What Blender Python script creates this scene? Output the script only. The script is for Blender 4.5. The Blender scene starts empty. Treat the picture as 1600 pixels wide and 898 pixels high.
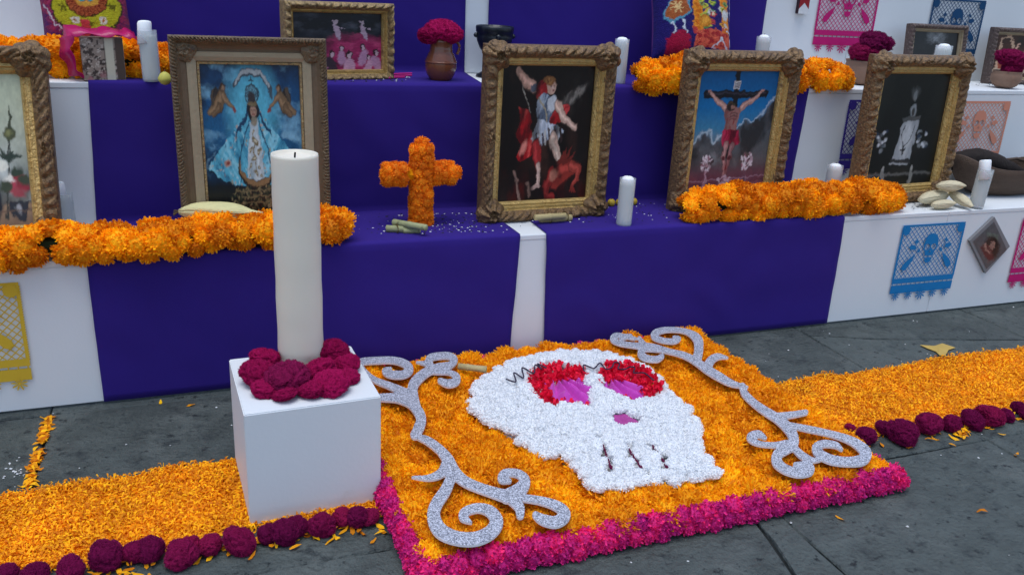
import bpy, bmesh, math, random
import numpy as np
from mathutils import Vector, Matrix, Quaternion, noise

random.seed(7)
rng = np.random.default_rng(7)
S = bpy.context.scene
COL = S.collection

# ------------------------------------------------------------------ camera, sky, sun, exposure
FPX = 1345.71
CAM = np.array([0.7343, -2.5650, 1.2494])
YAW, PITCH, ROLL = 0.3807, 0.3416, 0.0550
_cy, _sy, _cp, _sp = math.cos(YAW), math.sin(YAW), math.cos(PITCH), math.sin(PITCH)
FW = np.array([_sy * _cp, _cy * _cp, -_sp])
_r = np.array([_cy, -_sy, 0.0])
_u = np.cross(_r, FW)
RT = math.cos(ROLL) * _r + math.sin(ROLL) * _u
UP = -math.sin(ROLL) * _r + math.cos(ROLL) * _u
cd = bpy.data.cameras.new('camera')
cam = bpy.data.objects.new('camera', cd)
COL.objects.link(cam)
cam.matrix_world = Matrix(((RT[0], UP[0], -FW[0], CAM[0]), (RT[1], UP[1], -FW[1], CAM[1]),
                           (RT[2], UP[2], -FW[2], CAM[2]), (0, 0, 0, 1)))
cd.sensor_width = 36
cd.sensor_fit = 'HORIZONTAL'
cd.lens = 36 * FPX / 1600
cd.clip_start = 0.05
cd.clip_end = 800
S.camera = cam

SUN_EL, SUN_AZ = math.radians(80), math.radians(215)       # azimuth measured from +Y towards +X
wd = bpy.data.worlds.new('World')
S.world = wd
wd.use_nodes = True
nt = wd.node_tree
bg = nt.nodes['Background']
sky = nt.nodes.new('ShaderNodeTexSky')
sky.sky_type = 'NISHITA'
sky.sun_disc = False
sky.sun_elevation = SUN_EL
sky.sun_rotation = SUN_AZ
sky.air_density = 1.0
sky.dust_density = 2.0
sky.ozone_density = 1.0
nt.links.new(sky.outputs[0], bg.inputs[0])
bg.inputs[1].default_value = 0.15
sl = bpy.data.lights.new('sun', 'SUN')
sl.energy = 1.0
sl.angle = math.radians(40)
sl.color = (0.84, 0.95, 1.0)
so = bpy.data.objects.new('sun', sl)
COL.objects.link(so)
sd = Vector((math.sin(SUN_AZ) * math.cos(SUN_EL), math.cos(SUN_AZ) * math.cos(SUN_EL), math.sin(SUN_EL)))
so.rotation_euler = sd.to_track_quat('Z', 'Y').to_euler()
so.location = sd * 20
S.view_settings.view_transform = 'Standard'
S.view_settings.look = 'None'
S.view_settings.exposure = 0.45
S.view_settings.gamma = 1.0
S.view_settings.use_curve_mapping = False

# ------------------------------------------------------------------ layout numbers (metres)
H1, D1, H2, D2, H3 = 0.45, 0.3685, 0.894, 0.76, 1.338
D3, H4 = 1.15, 1.78


def at(px, py, axis, val):
    """world point seen at photo pixel (px, py) on the plane axis = val"""
    d = FW + RT * (px - 800) / FPX - UP * (py - 449) / FPX
    i = 'xyz'.index(axis)
    return CAM + d * ((val - CAM[i]) / d[i])


def ppm(P):
    return FPX / float((np.array(P) - CAM) @ FW)


def pixy(P):
    d = np.array(P) - CAM
    return 449 - FPX * float(d @ UP) / float(d @ FW)


def top_z(P, py):
    a, b = P[2] - 0.2, P[2] + 2.0
    for _ in range(40):
        m = (a + b) / 2
        if pixy((P[0], P[1], m)) > py:
            a = m
        else:
            b = m
    return a


# ------------------------------------------------------------------ materials
def lin(c):
    c = np.asarray(c, float) / 255.0
    return np.where(c <= 0.04045, c / 12.92, ((c + 0.055) / 1.055) ** 2.4)


def mat(name, color=(.5, .5, .5), rough=.6, spec=.4, metal=0., nscale=8., nvar=.12, tvar=0., thue=0., ovar=0., ohue=0.,
        bump=0., bscale=60., sheen=0., sheen_tint=None, sss=0., trans=0., ior=1.45, vcol=False, bump2=0., bscale2=8., coat=0.,
        spots=None, stretch=None, transl=0.):
    m = bpy.data.materials.new(name)
    m.use_nodes = True
    t = m.node_tree
    N, L = t.nodes, t.links
    b = N['Principled BSDF']
    b.inputs['Roughness'].default_value = rough
    b.inputs['Specular IOR Level'].default_value = spec
    b.inputs['Metallic'].default_value = metal
    b.inputs['IOR'].default_value = ior
    b.inputs['Transmission Weight'].default_value = trans
    b.inputs['Coat Weight'].default_value = coat
    if sheen:
        b.inputs['Sheen Weight'].default_value = sheen
        b.inputs['Sheen Roughness'].default_value = .4
        b.inputs['Sheen Tint'].default_value = (*(sheen_tint or color), 1)
    if sss:
        b.inputs['Subsurface Weight'].default_value = sss
        b.inputs['Subsurface Radius'].default_value = (.03, .02, .015)
        b.inputs['Subsurface Scale'].default_value = .5
    tc = N.new('ShaderNodeTexCoord')
    coord = tc.outputs['Object']
    if stretch:
        mp = N.new('ShaderNodeMapping')
        mp.inputs['Scale'].default_value = stretch
        L.new(coord, mp.inputs['Vector'])
        coord = mp.outputs[0]
    hsv = N.new('ShaderNodeHueSaturation')
    if vcol:
        a = N.new('ShaderNodeAttribute')
        a.attribute_name = 'Col'
        L.new(a.outputs['Color'], hsv.inputs['Color'])
    else:
        hsv.inputs['Color'].default_value = (*color, 1)

    def madd(src, k, prev):
        n = N.new('ShaderNodeMath')
        n.operation = 'MULTIPLY_ADD'
        L.new(src, n.inputs[0])
        n.inputs[1].default_value = k
        if isinstance(prev, float):
            n.inputs[2].default_value = prev
        else:
            L.new(prev, n.inputs[2])
        return n.outputs[0]
    nz = N.new('ShaderNodeTexNoise')
    nz.inputs['Scale'].default_value = nscale
    nz.inputs['Detail'].default_value = 6
    nz.inputs['Roughness'].default_value = .65
    L.new(coord, nz.inputs['Vector'])
    val = madd(nz.outputs['Fac'], 2 * nvar, 1.0 - nvar)
    hue = 0.5
    if tvar or thue:
        ta = N.new('ShaderNodeAttribute')
        ta.attribute_name = 'tone'
        if tvar:
            val = madd(ta.outputs['Fac'], 2 * tvar, madd(ta.outputs['Fac'], 0.0, val))
            sb = N.new('ShaderNodeMath')
            sb.operation = 'SUBTRACT'
            L.new(val, sb.inputs[0])
            sb.inputs[1].default_value = tvar
            val = sb.outputs[0]
        if thue:
            hue = madd(ta.outputs['Fac'], 2 * thue, hue - thue)
    if ovar or ohue:
        oi = N.new('ShaderNodeObjectInfo')
        if ovar:
            v2 = madd(oi.outputs['Random'], 2 * ovar, val)
            sb = N.new('ShaderNodeMath')
            sb.operation = 'SUBTRACT'
            L.new(v2, sb.inputs[0])
            sb.inputs[1].default_value = ovar
            val = sb.outputs[0]
        if ohue:
            h2 = madd(oi.outputs['Random'], 2 * ohue, hue)
            sb = N.new('ShaderNodeMath')
            sb.operation = 'SUBTRACT'
            L.new(h2, sb.inputs[0])
            sb.inputs[1].default_value = ohue
            hue = sb.outputs[0]
    L.new(val, hsv.inputs['Value'])
    if not isinstance(hue, float):
        L.new(hue, hsv.inputs['Hue'])
    out = hsv.outputs[0]
    for sp in (spots or []):            # (scale, low, high, colour): blotches of dirt and wear
        n2 = N.new('ShaderNodeTexNoise')
        n2.inputs['Scale'].default_value = sp[0]
        n2.inputs['Detail'].default_value = 8
        n2.inputs['Roughness'].default_value = .7
        L.new(tc.outputs['Object'], n2.inputs['Vector'])
        mr = N.new('ShaderNodeMapRange')
        mr.inputs[1].default_value = sp[1]
        mr.inputs[2].default_value = sp[2]
        L.new(n2.outputs['Fac'], mr.inputs[0])
        mx = N.new('ShaderNodeMix')
        mx.data_type = 'RGBA'
        L.new(mr.outputs[0], mx.inputs[0])
        L.new(out, mx.inputs[6])
        mx.inputs[7].default_value = (*sp[3], 1)
        out = mx.outputs[2]
    L.new(out, b.inputs['Base Color'])
    last = None
    for bb, bs in ((bump, bscale), (bump2, bscale2)):
        if not bb:
            continue
        n3 = N.new('ShaderNodeTexNoise')
        n3.inputs['Scale'].default_value = bs
        n3.inputs['Detail'].default_value = 6
        L.new(coord, n3.inputs['Vector'])
        bn = N.new('ShaderNodeBump')
        bn.inputs['Strength'].default_value = bb
        bn.inputs['Distance'].default_value = .01
        L.new(n3.outputs['Fac'], bn.inputs['Height'])
        if last:
            L.new(last, bn.inputs['Normal'])
        last = bn.outputs[0]
    if last:
        L.new(last, b.inputs['Normal'])
    if transl:
        tr = N.new('ShaderNodeBsdfTranslucent')
        L.new(out, tr.inputs['Color'])
        ms = N.new('ShaderNodeMixShader')
        ms.inputs[0].default_value = transl
        L.new(b.outputs[0], ms.inputs[1])
        L.new(tr.outputs[0], ms.inputs[2])
        L.new(ms.outputs[0], N['Material Output'].inputs['Surface'])
    return m


M = {}
M['stone'] = mat('volcanic stone', (.064, .076, .072), .66, .38, nscale=11, nvar=.62, ovar=.14, bump=1.0, bscale=70, bump2=1.0, bscale2=16,
                 spots=[(4, .50, .74, (.112, .126, .118)), (13, .55, .66, (.030, .037, .038)), (30, .58, .64, (.014, .018, .020)), (22, .68, .76, (.135, .145, .14)), (60, .66, .70, (.016, .018, .02)), (34, .72, .75, (.24, .25, .24))])
M['joint'] = mat('joint earth', (.024, .027, .027), .95, .1, nscale=40, nvar=.3)
M['white'] = mat('white panel paint', (.74, .76, .77), .55, .3, nscale=1.6, nvar=.05, bump=.04, bscale=120,
                 spots=[(3.0, .66, .85, (.60, .62, .62))])
M['block'] = mat('white pedestal paint', (.71, .73, .745), .5, .35, nscale=4, nvar=.04, bump=.05, bscale=90, spots=[(7, .64, .80, (.62, .63, .62)), (60, .73, .76, (.45, .45, .44))])
M['purple'] = mat('purple cloth', (.031, .0150, .188), .85, .15, nscale=2.2, nvar=.16, spots=[(120, .72, .77, (.11, .09, .24))], bump=.10, bscale=420, bump2=.10, bscale2=5, sheen=.12,
                  sheen_tint=(.25, .2, .6))
MG = dict(rough=.6, spec=.2, nvar=.05, tvar=.20, thue=.013)
M['marigold'] = mat('marigold petals', (1.0, .385, .006), ovar=.20, ohue=.015, transl=.24, **MG)
M['marigold_deep'] = mat('deep orange marigold petals', (1.0, .31, .014), ovar=.10, ohue=.008, transl=.30, **MG)
M['field'] = mat('field marigold petals', (1.0, .45, .007), ovar=.12, ohue=.012, transl=.22, **MG)
M['strip_petal'] = mat('loose marigold petals', (.97, .405, .009), transl=.26, rough=.6, spec=.2, nscale=6, nvar=.30, tvar=.30, thue=.022)
M['mat_orange'] = mat('marigold bed', (.85, .32, .004), .9, .1, nscale=60, nvar=.35, bump=.8, bscale=90)
M['pink'] = mat('pink carnation petals', (.78, .022, .23), .6, .25, nvar=.05, tvar=.40, thue=.015, ovar=.18, ohue=.01, transl=.2)
M['whitefl'] = mat('white petals', (.95, .955, .965), .6, .2, nvar=.01, tvar=.03, ovar=.02, transl=.26)
M['red'] = mat('crimson petals', (.80, .010, .050), .55, .2, nvar=.05, tvar=.25, ovar=.1, transl=.25)
M['satin'] = mat('magenta satin', (.56, .055, .44), .32, .5, nscale=30, nvar=.2, stretch=(1, 6, 1), coat=.25, sheen=.3, sheen_tint=(1, .6, 1))
M['satin_dark'] = mat('rose satin', (.40, .05, .26), .4, .4, nscale=60, nvar=.3)
M['gap'] = mat('crimson gap', (.11, .008, .04), .9, .1)
M['glitter'] = None
M['foamedge'] = mat('white foam edge', (.74, .72, .72), .7, .2)
M['cockscomb'] = mat('cockscomb velvet', (.190, .006, .056), .9, .08, nscale=5, nvar=.35, tvar=.70, ovar=.34, ohue=.012, sheen=.35, sheen_tint=(.7, .10, .35),
                     spots=[(3.2, .66, .80, (.30, .07, .15))])
M['cockscomb_bright'] = mat('bright cockscomb velvet', (.31, .005, .066), .9, .08, nscale=5, nvar=.30, tvar=.60, ovar=.16, sheen=.35, sheen_tint=(.85, .10, .35),
                            spots=[(3.2, .68, .82, (.40, .09, .20))])
M['wax'] = mat('cream wax', (.77, .70, .58), .42, .4, nscale=3, nvar=.05, sss=.25, bump=.05, bscale=24)
M['whitewax'] = mat('white wax', (.90, .90, .90), .5, .4, nscale=10, nvar=.05, sss=.15, bump=.08, bscale=50)
M['greywax'] = mat('cloudy wax', (.46, .475, .44), .35, .4, nscale=30, nvar=.16, stretch=(6, 6, .4), sss=.1)
M['glass'] = mat('clear cup', (.86, .90, .90), .15, .5, nvar=0.0)
_t = M['glass'].node_tree
_tr = _t.nodes.new('ShaderNodeBsdfTransparent')
_mx = _t.nodes.new('ShaderNodeMixShader')
_mx.inputs[0].default_value = .70
_t.links.new(_t.nodes['Principled BSDF'].outputs[0], _mx.inputs[1])
_t.links.new(_tr.outputs[0], _mx.inputs[2])
_t.links.new(_mx.outputs[0], _t.nodes['Material Output'].inputs['Surface'])
M['wick'] = mat('burnt wick', (.01, .01, .01), .9, .1)
GF = dict(nscale=45, nvar=.40, bump=.8, bscale=110)
M['gilt'] = mat('aged gilt', (.36, .24, .10), .42, .5, .2, spots=[(70, .46, .70, (.10, .06, .04))], **GF)
M['gilt_dark'] = mat('dark carved gilt', (.255, .145, .058), .40, .5, .22, spots=[(80, .42, .68, (.050, .028, .020)), (30, .58, .78, (.085, .040, .028))], **GF)
M['gilt_light'] = mat('bright gilt', (.56, .37, .125), .38, .5, .22, spots=[(40, .56, .72, (.13, .075, .045))], **GF)
M['silver_gilt'] = mat('silver gilt', (.37, .285, .18), .36, .5, .2, nscale=14, nvar=.16, stretch=(1, 1, 1), bump=.15, bscale=90)
M['bronze'] = mat('bronze gilt', (.17, .112, .060), .42, .5, .2, spots=[(60, .5, .66, (.075, .05, .035))], **GF)
M['bronze_smooth'] = mat('smooth bronze gilt', (.145, .092, .052), .40, .5, .15, nscale=20, nvar=.3, bump=.2, bscale=60)
M['dark_wood'] = mat('dark carved wood', (.105, .072, .062), .55, .4, spots=[(70, .54, .66, (.24, .19, .16))], **GF)
M['backing'] = mat('brown backing board', (.16, .11, .07), .8, .2)
M['print'] = mat('printed picture', rough=.30, spec=.45, nscale=60, nvar=.06, vcol=True)
M['embroidery'] = mat('embroidered cloth', rough=.9, spec=.1, nscale=240, nvar=.25, vcol=True, bump=.8, bscale=260, sheen=.15, sheen_tint=(.5, .5, .5))
M['cushion_back'] = mat('purple cushion cloth', (.16, .05, .22), .9, .1, nscale=50, nvar=.15, bump=.4, bscale=300)
M['clay'] = mat('glazed red clay', (.20, .062, .026), .25, .5, nscale=12, nvar=.22, coat=.35, bump=.06, bscale=40)
M['clay_raw'] = mat('raw brown clay', (.27, .165, .115), .8, .2, nscale=14, nvar=.22, bump=.3, bscale=50)
M['black_clay'] = mat('black clay', (.010, .013, .018), .30, .5, nscale=20, nvar=.3, bump=.25, bscale=60)
M['batea'] = mat('old carved wood', (.085, .056, .040), .75, .25, nscale=7, nvar=.30, stretch=(1, 8, 8), bump=.6, bscale=30)
M['charred'] = mat('dark cracked wood', (.026, .020, .018), .85, .2, nscale=10, nvar=.4, bump=.8, bscale=40)
M['cane'] = mat('dry cane', (.46, .36, .17), .55, .35, nscale=14, nvar=.25, stretch=(1, 5, 5), bump=.2, bscale=60)
M['cane_green'] = mat('green cane', (.33, .34, .17), .55, .35, nscale=20, nvar=.3, bump=.2, bscale=60, spots=[(30, .6, .7, (.10, .09, .05))])
M['husk'] = mat('corn husk', (.66, .57, .38), .65, .3, nscale=9, nvar=.2, stretch=(1, 9, 9), bump=.5, bscale=26)
M['husk_green'] = mat('pale green husk', (.68, .61, .30), .6, .3, nscale=9, nvar=.2, stretch=(1, 9, 9), bump=.4, bscale=30)
M['silk'] = mat('dry corn silk', (.12, .085, .05), .9, .1)
M['fruit'] = mat('yellow fruit', (.50, .34, .03), .45, .4, nscale=20, nvar=.2, spots=[(40, .62, .72, (.16, .09, .02))])
M['string'] = mat('twine', (.12, .08, .03), .9, .1)
M['pinkstick'] = mat('pink incense', (.62, .03, .22), .7, .2)
M['film'] = mat('pink cellophane', (.62, .015, .16), .25, .5, nscale=8, nvar=.2, transl=.35)
M['board'] = mat('foam board', (.30, .29, .28), .8, .2)
M['leaf'] = mat('yellow leaf', (.48, .33, .09), .7, .2, nscale=20, nvar=.2)
M['bits_white'] = mat('white specks', (.62, .62, .62), .8, .2, tvar=.2)
M['bits_dark'] = mat('dark specks', (.02, .018, .03), .8, .2, tvar=.2)
M['ribbon'] = mat('dark ribbon', (.035, .022, .05), .5, .4)
M['green'] = mat('dark green stem', (.03, .055, .02), .8, .2)
M['packet_white'] = mat('white card', (.72, .72, .72), .5, .3)
M['packet_red'] = mat('red card', (.30, .012, .018), .5, .3)
M['packet_dark'] = mat('dark card', (.035, .012, .02), .5, .3)
for k, c in dict(blue=(.012, .19, .46), pink=(.52, .012, .15), navy=(.012, .062, .15), violet=(.045, .028, .25), orange=(.66, .26, .17),
                 yellow=(.66, .43, .035)).items():
    M['paper_' + k] = mat(k + ' cut paper', c, .75, .2, nscale=20, nvar=.06)

# silver glitter: sparkle put into the base colour as bright and dark flakes
m = mat('silver glitter', (.44, .45, .50), .5, .5, .3, nvar=.0)
t = m.node_tree
vo = t.nodes.new('ShaderNodeTexVoronoi')
vo.inputs['Scale'].default_value = 430
tcn = t.nodes.new('ShaderNodeTexCoord')
t.links.new(tcn.outputs['Object'], vo.inputs['Vector'])
cr = t.nodes.new('ShaderNodeValToRGB')
cr.color_ramp.elements[0].position = .15
cr.color_ramp.elements[0].color = (.19, .195, .23, 1)
cr.color_ramp.elements[1].position = .9
cr.color_ramp.elements[1].color = (.74, .75, .83, 1)
sx = t.nodes.new('ShaderNodeSeparateColor')
t.links.new(vo.outputs['Color'], sx.inputs[0])
t.links.new(sx.outputs[0], cr.inputs[0])
t.links.new(cr.outputs[0], t.nodes['Principled BSDF'].inputs['Base Color'])
M['glitter'] = m


# ------------------------------------------------------------------ mesh helpers
class MB:
    def __init__(s):
        s.v, s.f, s.t = [], [], []

    def add(s, v, f, tone=.5):
        o = len(s.v)
        s.v += [tuple(map(float, p)) for p in v]
        s.f += [tuple(int(i) + o for i in q) for q in f]
        s.t += [tone] * len(v)

    def box(s, c, d, tone=.5):
        x, y, z = c
        a, b, e = d[0] / 2, d[1] / 2, d[2] / 2
        s.add([(x - a, y - b, z - e), (x + a, y - b, z - e), (x + a, y + b, z - e), (x - a, y + b, z - e),
               (x - a, y - b, z + e), (x + a, y - b, z + e), (x + a, y + b, z + e), (x - a, y + b, z + e)],
              [(0, 3, 2, 1), (4, 5, 6, 7), (0, 1, 5, 4), (1, 2, 6, 5), (2, 3, 7, 6), (3, 0, 4, 7)], tone)

    def lathe(s, prof, n=32, tone=.5, sx=1., sy=1.):
        V, F = [], []
        for r, z in prof:
            for k in range(n):
                a = 2 * math.pi * k / n
                V.append((r * math.cos(a) * sx, r * math.sin(a) * sy, z))
        for i in range(len(prof) - 1):
            for k in range(n):
                F.append((i * n + k, i * n + (k + 1) % n, (i + 1) * n + (k + 1) % n, (i + 1) * n + k))
        if prof[0][0] > 1e-6:
            F.append(tuple(range(n - 1, -1, -1)))
        if prof[-1][0] > 1e-6:
            F.append(tuple((len(prof) - 1) * n + k for k in range(n)))
        s.add(V, F, tone)

    def tube(s, path, rad, n=8, tone=.5):
        P = [Vector(p) for p in path]
        if not hasattr(rad, '__len__'):
            rad = [rad] * len(P)
        V, F = [], []
        ref = Vector((0, 0, 1))
        for i, p in enumerate(P):
            d = (P[min(i + 1, len(P) - 1)] - P[max(i - 1, 0)]).normalized()
            a = d.cross(ref)
            if a.length < 1e-3:
                a = d.cross(Vector((1, 0, 0)))
            a.normalize()
            b = d.cross(a)
            for k in range(n):
                an = 2 * math.pi * k / n
                V.append(p + (a * math.cos(an) + b * math.sin(an)) * rad[i])
        for i in range(len(P) - 1):
            for k in range(n):
                F.append((i * n + k, i * n + (k + 1) % n, (i + 1) * n + (k + 1) % n, (i + 1) * n + k))
        F.append(tuple(range(n - 1, -1, -1)))
        F.append(tuple((len(P) - 1) * n + k for k in range(n)))
        s.add(V, F, tone)

    def mesh(s, name, material, smooth=False):
        me = bpy.data.meshes.new(name)
        me.from_pydata(s.v, [], s.f)
        me.materials.append(material)
        at_ = me.attributes.new('tone', 'FLOAT', 'POINT')
        at_.data.foreach_set('value', np.array(s.t, dtype=np.float32))
        if smooth:
            me.shade_smooth()
        me.update()
        return me


def link(name, me, parent=None, loc=(0, 0, 0), rot=None, scale=None):
    o = bpy.data.objects.new(name, me)
    COL.objects.link(o)
    if parent is not None:
        o.parent = parent
    o.location = loc
    if rot is not None:
        o.rotation_mode = 'QUATERNION'
        o.rotation_quaternion = rot
    if scale is not None:
        o.scale = scale if hasattr(scale, '__len__') else (scale,) * 3
    return o


def tag(o, label=None, cat=None, group=None, kind=None):
    if label:
        o['label'] = label
    if cat:
        o['category'] = cat
    if group:
        o['group'] = group
    if kind:
        o['kind'] = kind
    return o


def thing(name, label, cat, loc, group=None, rot=(0, 0, 0)):
    o = bpy.data.objects.new(name, None)
    COL.objects.link(o)
    o.empty_display_size = .02
    o.location = loc
    o.rotation_euler = rot
    return tag(o, label, cat, group)


def org(o):
    v = Vector()
    while o is not None:
        v += Vector(o.location)
        o = o.parent
    return v


def nquat(n, spin=0.):
    q = Vector(n).normalized().to_track_quat('Z', 'Y')
    return q @ Quaternion((0, 0, 1), spin)


def shift(mb, o):
    """move world-space geometry into the frame of a thing that stands at o"""
    mb.v = [(x - o[0], y - o[1], z - o[2]) for x, y, z in mb.v]
    return mb


# ---- value noise in numpy
def vnoise(x, y, seed=0):
    def h(i, j):
        n = np.sin(i * 127.1 + j * 311.7 + seed * 74.7) * 43758.5453
        return n - np.floor(n)
    xi, yi = np.floor(x), np.floor(y)
    fx, fy = x - xi, y - yi
    fx, fy = fx * fx * (3 - 2 * fx), fy * fy * (3 - 2 * fy)
    return (h(xi, yi) * (1 - fx) + h(xi + 1, yi) * fx) * (1 - fy) + (h(xi, yi + 1) * (1 - fx) + h(xi + 1, yi + 1) * fx) * fy


def fbm(x, y, seed=0, oc=4):
    r, a = 0, .5
    for k in range(oc):
        r = r + a * vnoise(x * 2 ** k, y * 2 ** k, seed + k)
        a *= .5
    return r / (1 - .5 ** oc)


def seg_dist(X, Y, pts, rad=None):
    """distance field to a polyline, minus a radius that varies along it"""
    D = np.full(X.shape, 1e9)
    pts = np.asarray(pts, float)
    for i in range(len(pts) - 1):
        a, b = pts[i], pts[i + 1]
        e = b - a
        q = np.clip(((X - a[0]) * e[0] + (Y - a[1]) * e[1]) / max(e @ e, 1e-12), 0, 1)
        d = np.hypot(X - a[0] - q * e[0], Y - a[1] - q * e[1])
        if rad is not None:
            d = d - (rad[i] * (1 - q) + rad[i + 1] * q)
        D = np.minimum(D, d)
    return D


def poly_sdf(X, Y, pts):
    pts = np.asarray(pts, float)
    cl = np.vstack([pts, pts[:1]])
    D = seg_dist(X, Y, cl)
    ins = np.zeros(X.shape, bool)
    for i in range(len(pts)):
        a, b = cl[i], cl[i + 1]
        c = ((a[1] > Y) != (b[1] > Y))
        with np.errstate(divide='ignore', invalid='ignore'):
            xx = (b[0] - a[0]) * (Y - a[1]) / (b[1] - a[1] + 1e-12) + a[0]
        ins ^= c & (X < xx)
    return np.where(ins, -D, D)


def smooth_line(pts, rad=None, n=5):
    P = np.asarray(pts, float)
    if rad is not None:
        P = np.column_stack([P, rad])
    Q = []
    for i in range(len(P) - 1):
        p0, p1, p2, p3 = P[max(i - 1, 0)], P[i], P[i + 1], P[min(i + 2, len(P) - 1)]
        for k in range(n):
            s = k / n
            Q.append(.5 * (2 * p1 + (p2 - p0) * s + (2 * p0 - 5 * p1 + 4 * p2 - p3) * s * s + (3 * p1 - p0 - 3 * p2 + p3) * s ** 3))
    Q.append(P[-1])
    Q = np.array(Q)
    return (Q[:, :2], Q[:, 2]) if rad is not None else Q


def plate(sdf, bbox, cell, to3d, thick):
    """a flat board cut along the zero line of sdf; to3d maps sheet coordinates to the top surface"""
    xs = np.arange(bbox[0], bbox[2] + cell, cell)
    ys = np.arange(bbox[1], bbox[3] + cell, cell)
    X, Y = np.meshgrid(xs, ys)
    d = sdf(X, Y)
    e = cell * .3
    gx = (sdf(X + e, Y) - sdf(X - e, Y)) / (2 * e)
    gy = (sdf(X, Y + e) - sdf(X, Y - e)) / (2 * e)
    near = np.abs(d) < cell * .75
    X2 = np.where(near, X - d * gx, X)
    Y2 = np.where(near, Y - d * gy, Y)
    ok = d < cell * .75
    ny, nx = X.shape
    q = ok[:-1, :-1] & ok[1:, :-1] & ok[:-1, 1:] & ok[1:, 1:]
    J, I = np.nonzero(q)
    idx = {}
    V, F = [], []

    def vid(j, i):
        k = j * nx + i
        if k not in idx:
            idx[k] = len(V)
            V.append(to3d(X2[j, i], Y2[j, i]))
        return idx[k]
    for j, i in zip(J, I):
        F.append((vid(j, i), vid(j, i + 1), vid(j + 1, i + 1), vid(j + 1, i)))
    p, r_, s_ = [Vector(V[k]) for k in F[0][:3]]
    if (r_ - p).cross(s_ - r_).z < 0:
        F = [tuple(reversed(f)) for f in F]
    n = len(V)
    cnt = {}
    for f in F:
        for a, b in zip(f, f[1:] + f[:1]):
            cnt[(a, b)] = 1
    top = list(F)
    V2 = V + [(v[0], v[1], v[2] - thick) for v in V]
    F2 = top + [tuple(k + n for k in reversed(f)) for f in top]
    side = [(a, a + n, b + n, b) for (a, b) in cnt if (b, a) not in cnt]
    return V2, F2, side, n


# ------------------------------------------------------------------ painter for flat prints (colour lives in the picture itself)
class Paint:
    def __init__(s, nx, ny, asp, bg, warp=.009, seed=0):
        s.nx, s.ny, s.asp = nx, ny, asp
        u, v = np.meshgrid(np.linspace(0, 1, nx), np.linspace(0, 1, ny))
        s.u0, s.v0 = u, v
        w = lambda k, f: fbm(u * f + k, v * f / asp, seed + k) - .5
        s.u = u + warp * 2 * (w(3, 9) + .45 * w(7, 30))
        s.v = v + warp * asp * 2 * (w(31, 9) + .45 * w(37, 30))
        s.c = np.zeros((ny, nx, 3)) + lin(bg)
        s.seed = seed
        s.px = 1.2 / nx

    def put(s, m, col):
        m = np.clip(m, 0, 1)
        k = m[..., None]
        s.c = s.c * (1 - k) + (lin(col) if np.ndim(col) == 1 else col) * k
        return m

    def sf(s, soft):
        return max(s.px, soft * .5) if soft else s.px

    def vgrad(s, stops):
        vs = [a for a, _ in stops]
        cs = np.array([lin(c) for _, c in stops])
        s.c = np.stack([np.interp(s.v, vs, cs[:, k]) for k in range(3)], -1)

    def ell(s, cx, cy, rx, ry, col, rot=0, soft=None, a=1.):
        X, Y = s.u - cx, (s.v - cy) / s.asp
        ry = ry / s.asp
        c, q = math.cos(rot), math.sin(rot)
        x, y = X * c + Y * q, -X * q + Y * c
        d = (np.hypot(x / rx, y / ry) - 1) * min(rx, ry)
        return s.put(a * (.5 - d / s.sf(soft)), col)

    def poly(s, pts, col, soft=None, a=1.):
        P = [(x, y / s.asp) for x, y in pts]
        d = poly_sdf(s.u, s.v / s.asp, P)
        return s.put(a * (.5 - d / s.sf(soft)), col)

    def line(s, pts, w, col, soft=None, a=1.):
        P = [(x, y / s.asp) for x, y in pts]
        r = w if hasattr(w, '__len__') else [w] * len(P)
        return s.put(a * (.5 - seg_dist(s.u, s.v / s.asp, P, r) / s.sf(soft)), col)

    def limb(s, pts, w, col, lit=None):
        r = np.array(w if hasattr(w, '__len__') else [w] * len(pts), float)
        col = np.array(col)
        s.line(pts, r * 1.12, col * .55, .02, .8)
        s.line(pts, r * .92, col, .014)
        s.line([(x - r[i] * .25, y + r[i] * .2) for i, (x, y) in enumerate(pts)], r * .35, np.minimum(255, col * 1.18 + 12), .02, .8)

    def folds(s, m, light, dark, f, ang, seed=0):
        c, q = math.cos(ang), math.sin(ang)
        x, y = s.u * c + s.v / s.asp * q, -s.u * q + s.v / s.asp * c
        n = fbm(x * f * .22 + 5, y * f, seed + 2, 4)
        s.put(m * np.clip((n - .55) * 7, 0, 1) * .85, light)
        s.put(m * np.clip((.44 - n) * 7, 0, 1) * .9, dark)

    def clouds(s, col, lo, hi, scale, seed, mask=1., a=1., sy=1.):
        n = fbm(s.u0 * scale, s.v0 * scale * sy / s.asp, seed, 5)
        return s.put(a * np.clip((n - lo) / (hi - lo), 0, 1) * mask, col)

    def dots(s, m, cols, n, r0, r1, rs):
        """small brush dabs wherever the mask m is set"""
        J, I = np.nonzero(m > .6)
        for k in range(n):
            i = rs.randrange(len(J))
            s.ell(s.u0[J[i], I[i]], s.v0[J[i], I[i]], rs.uniform(r0, r1), rs.uniform(r0, r1) * .8 * s.asp, rs.choice(cols), rs.uniform(-1.5, 1.5), a=.85)

    def grain(s, k=.25, sc=40):
        n = fbm(s.u0 * sc, s.v0 * sc / s.asp, s.seed + 9, 3)
        dx = (fbm(s.u0 * 26, s.v0 * 26 / s.asp, s.seed + 40, 3) - .5) * 7
        dy = (fbm(s.u0 * 26 + 50, s.v0 * 26 / s.asp, s.seed + 41, 3) - .5) * 7
        J, I = np.mgrid[0:s.ny, 0:s.nx]
        s.c = s.c[np.clip(J + dy, 0, s.ny - 1).astype(int), np.clip(I + dx, 0, s.nx - 1).astype(int)]
        s.c = s.c * (1 + k * (n - .5) * 2)[..., None]


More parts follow.
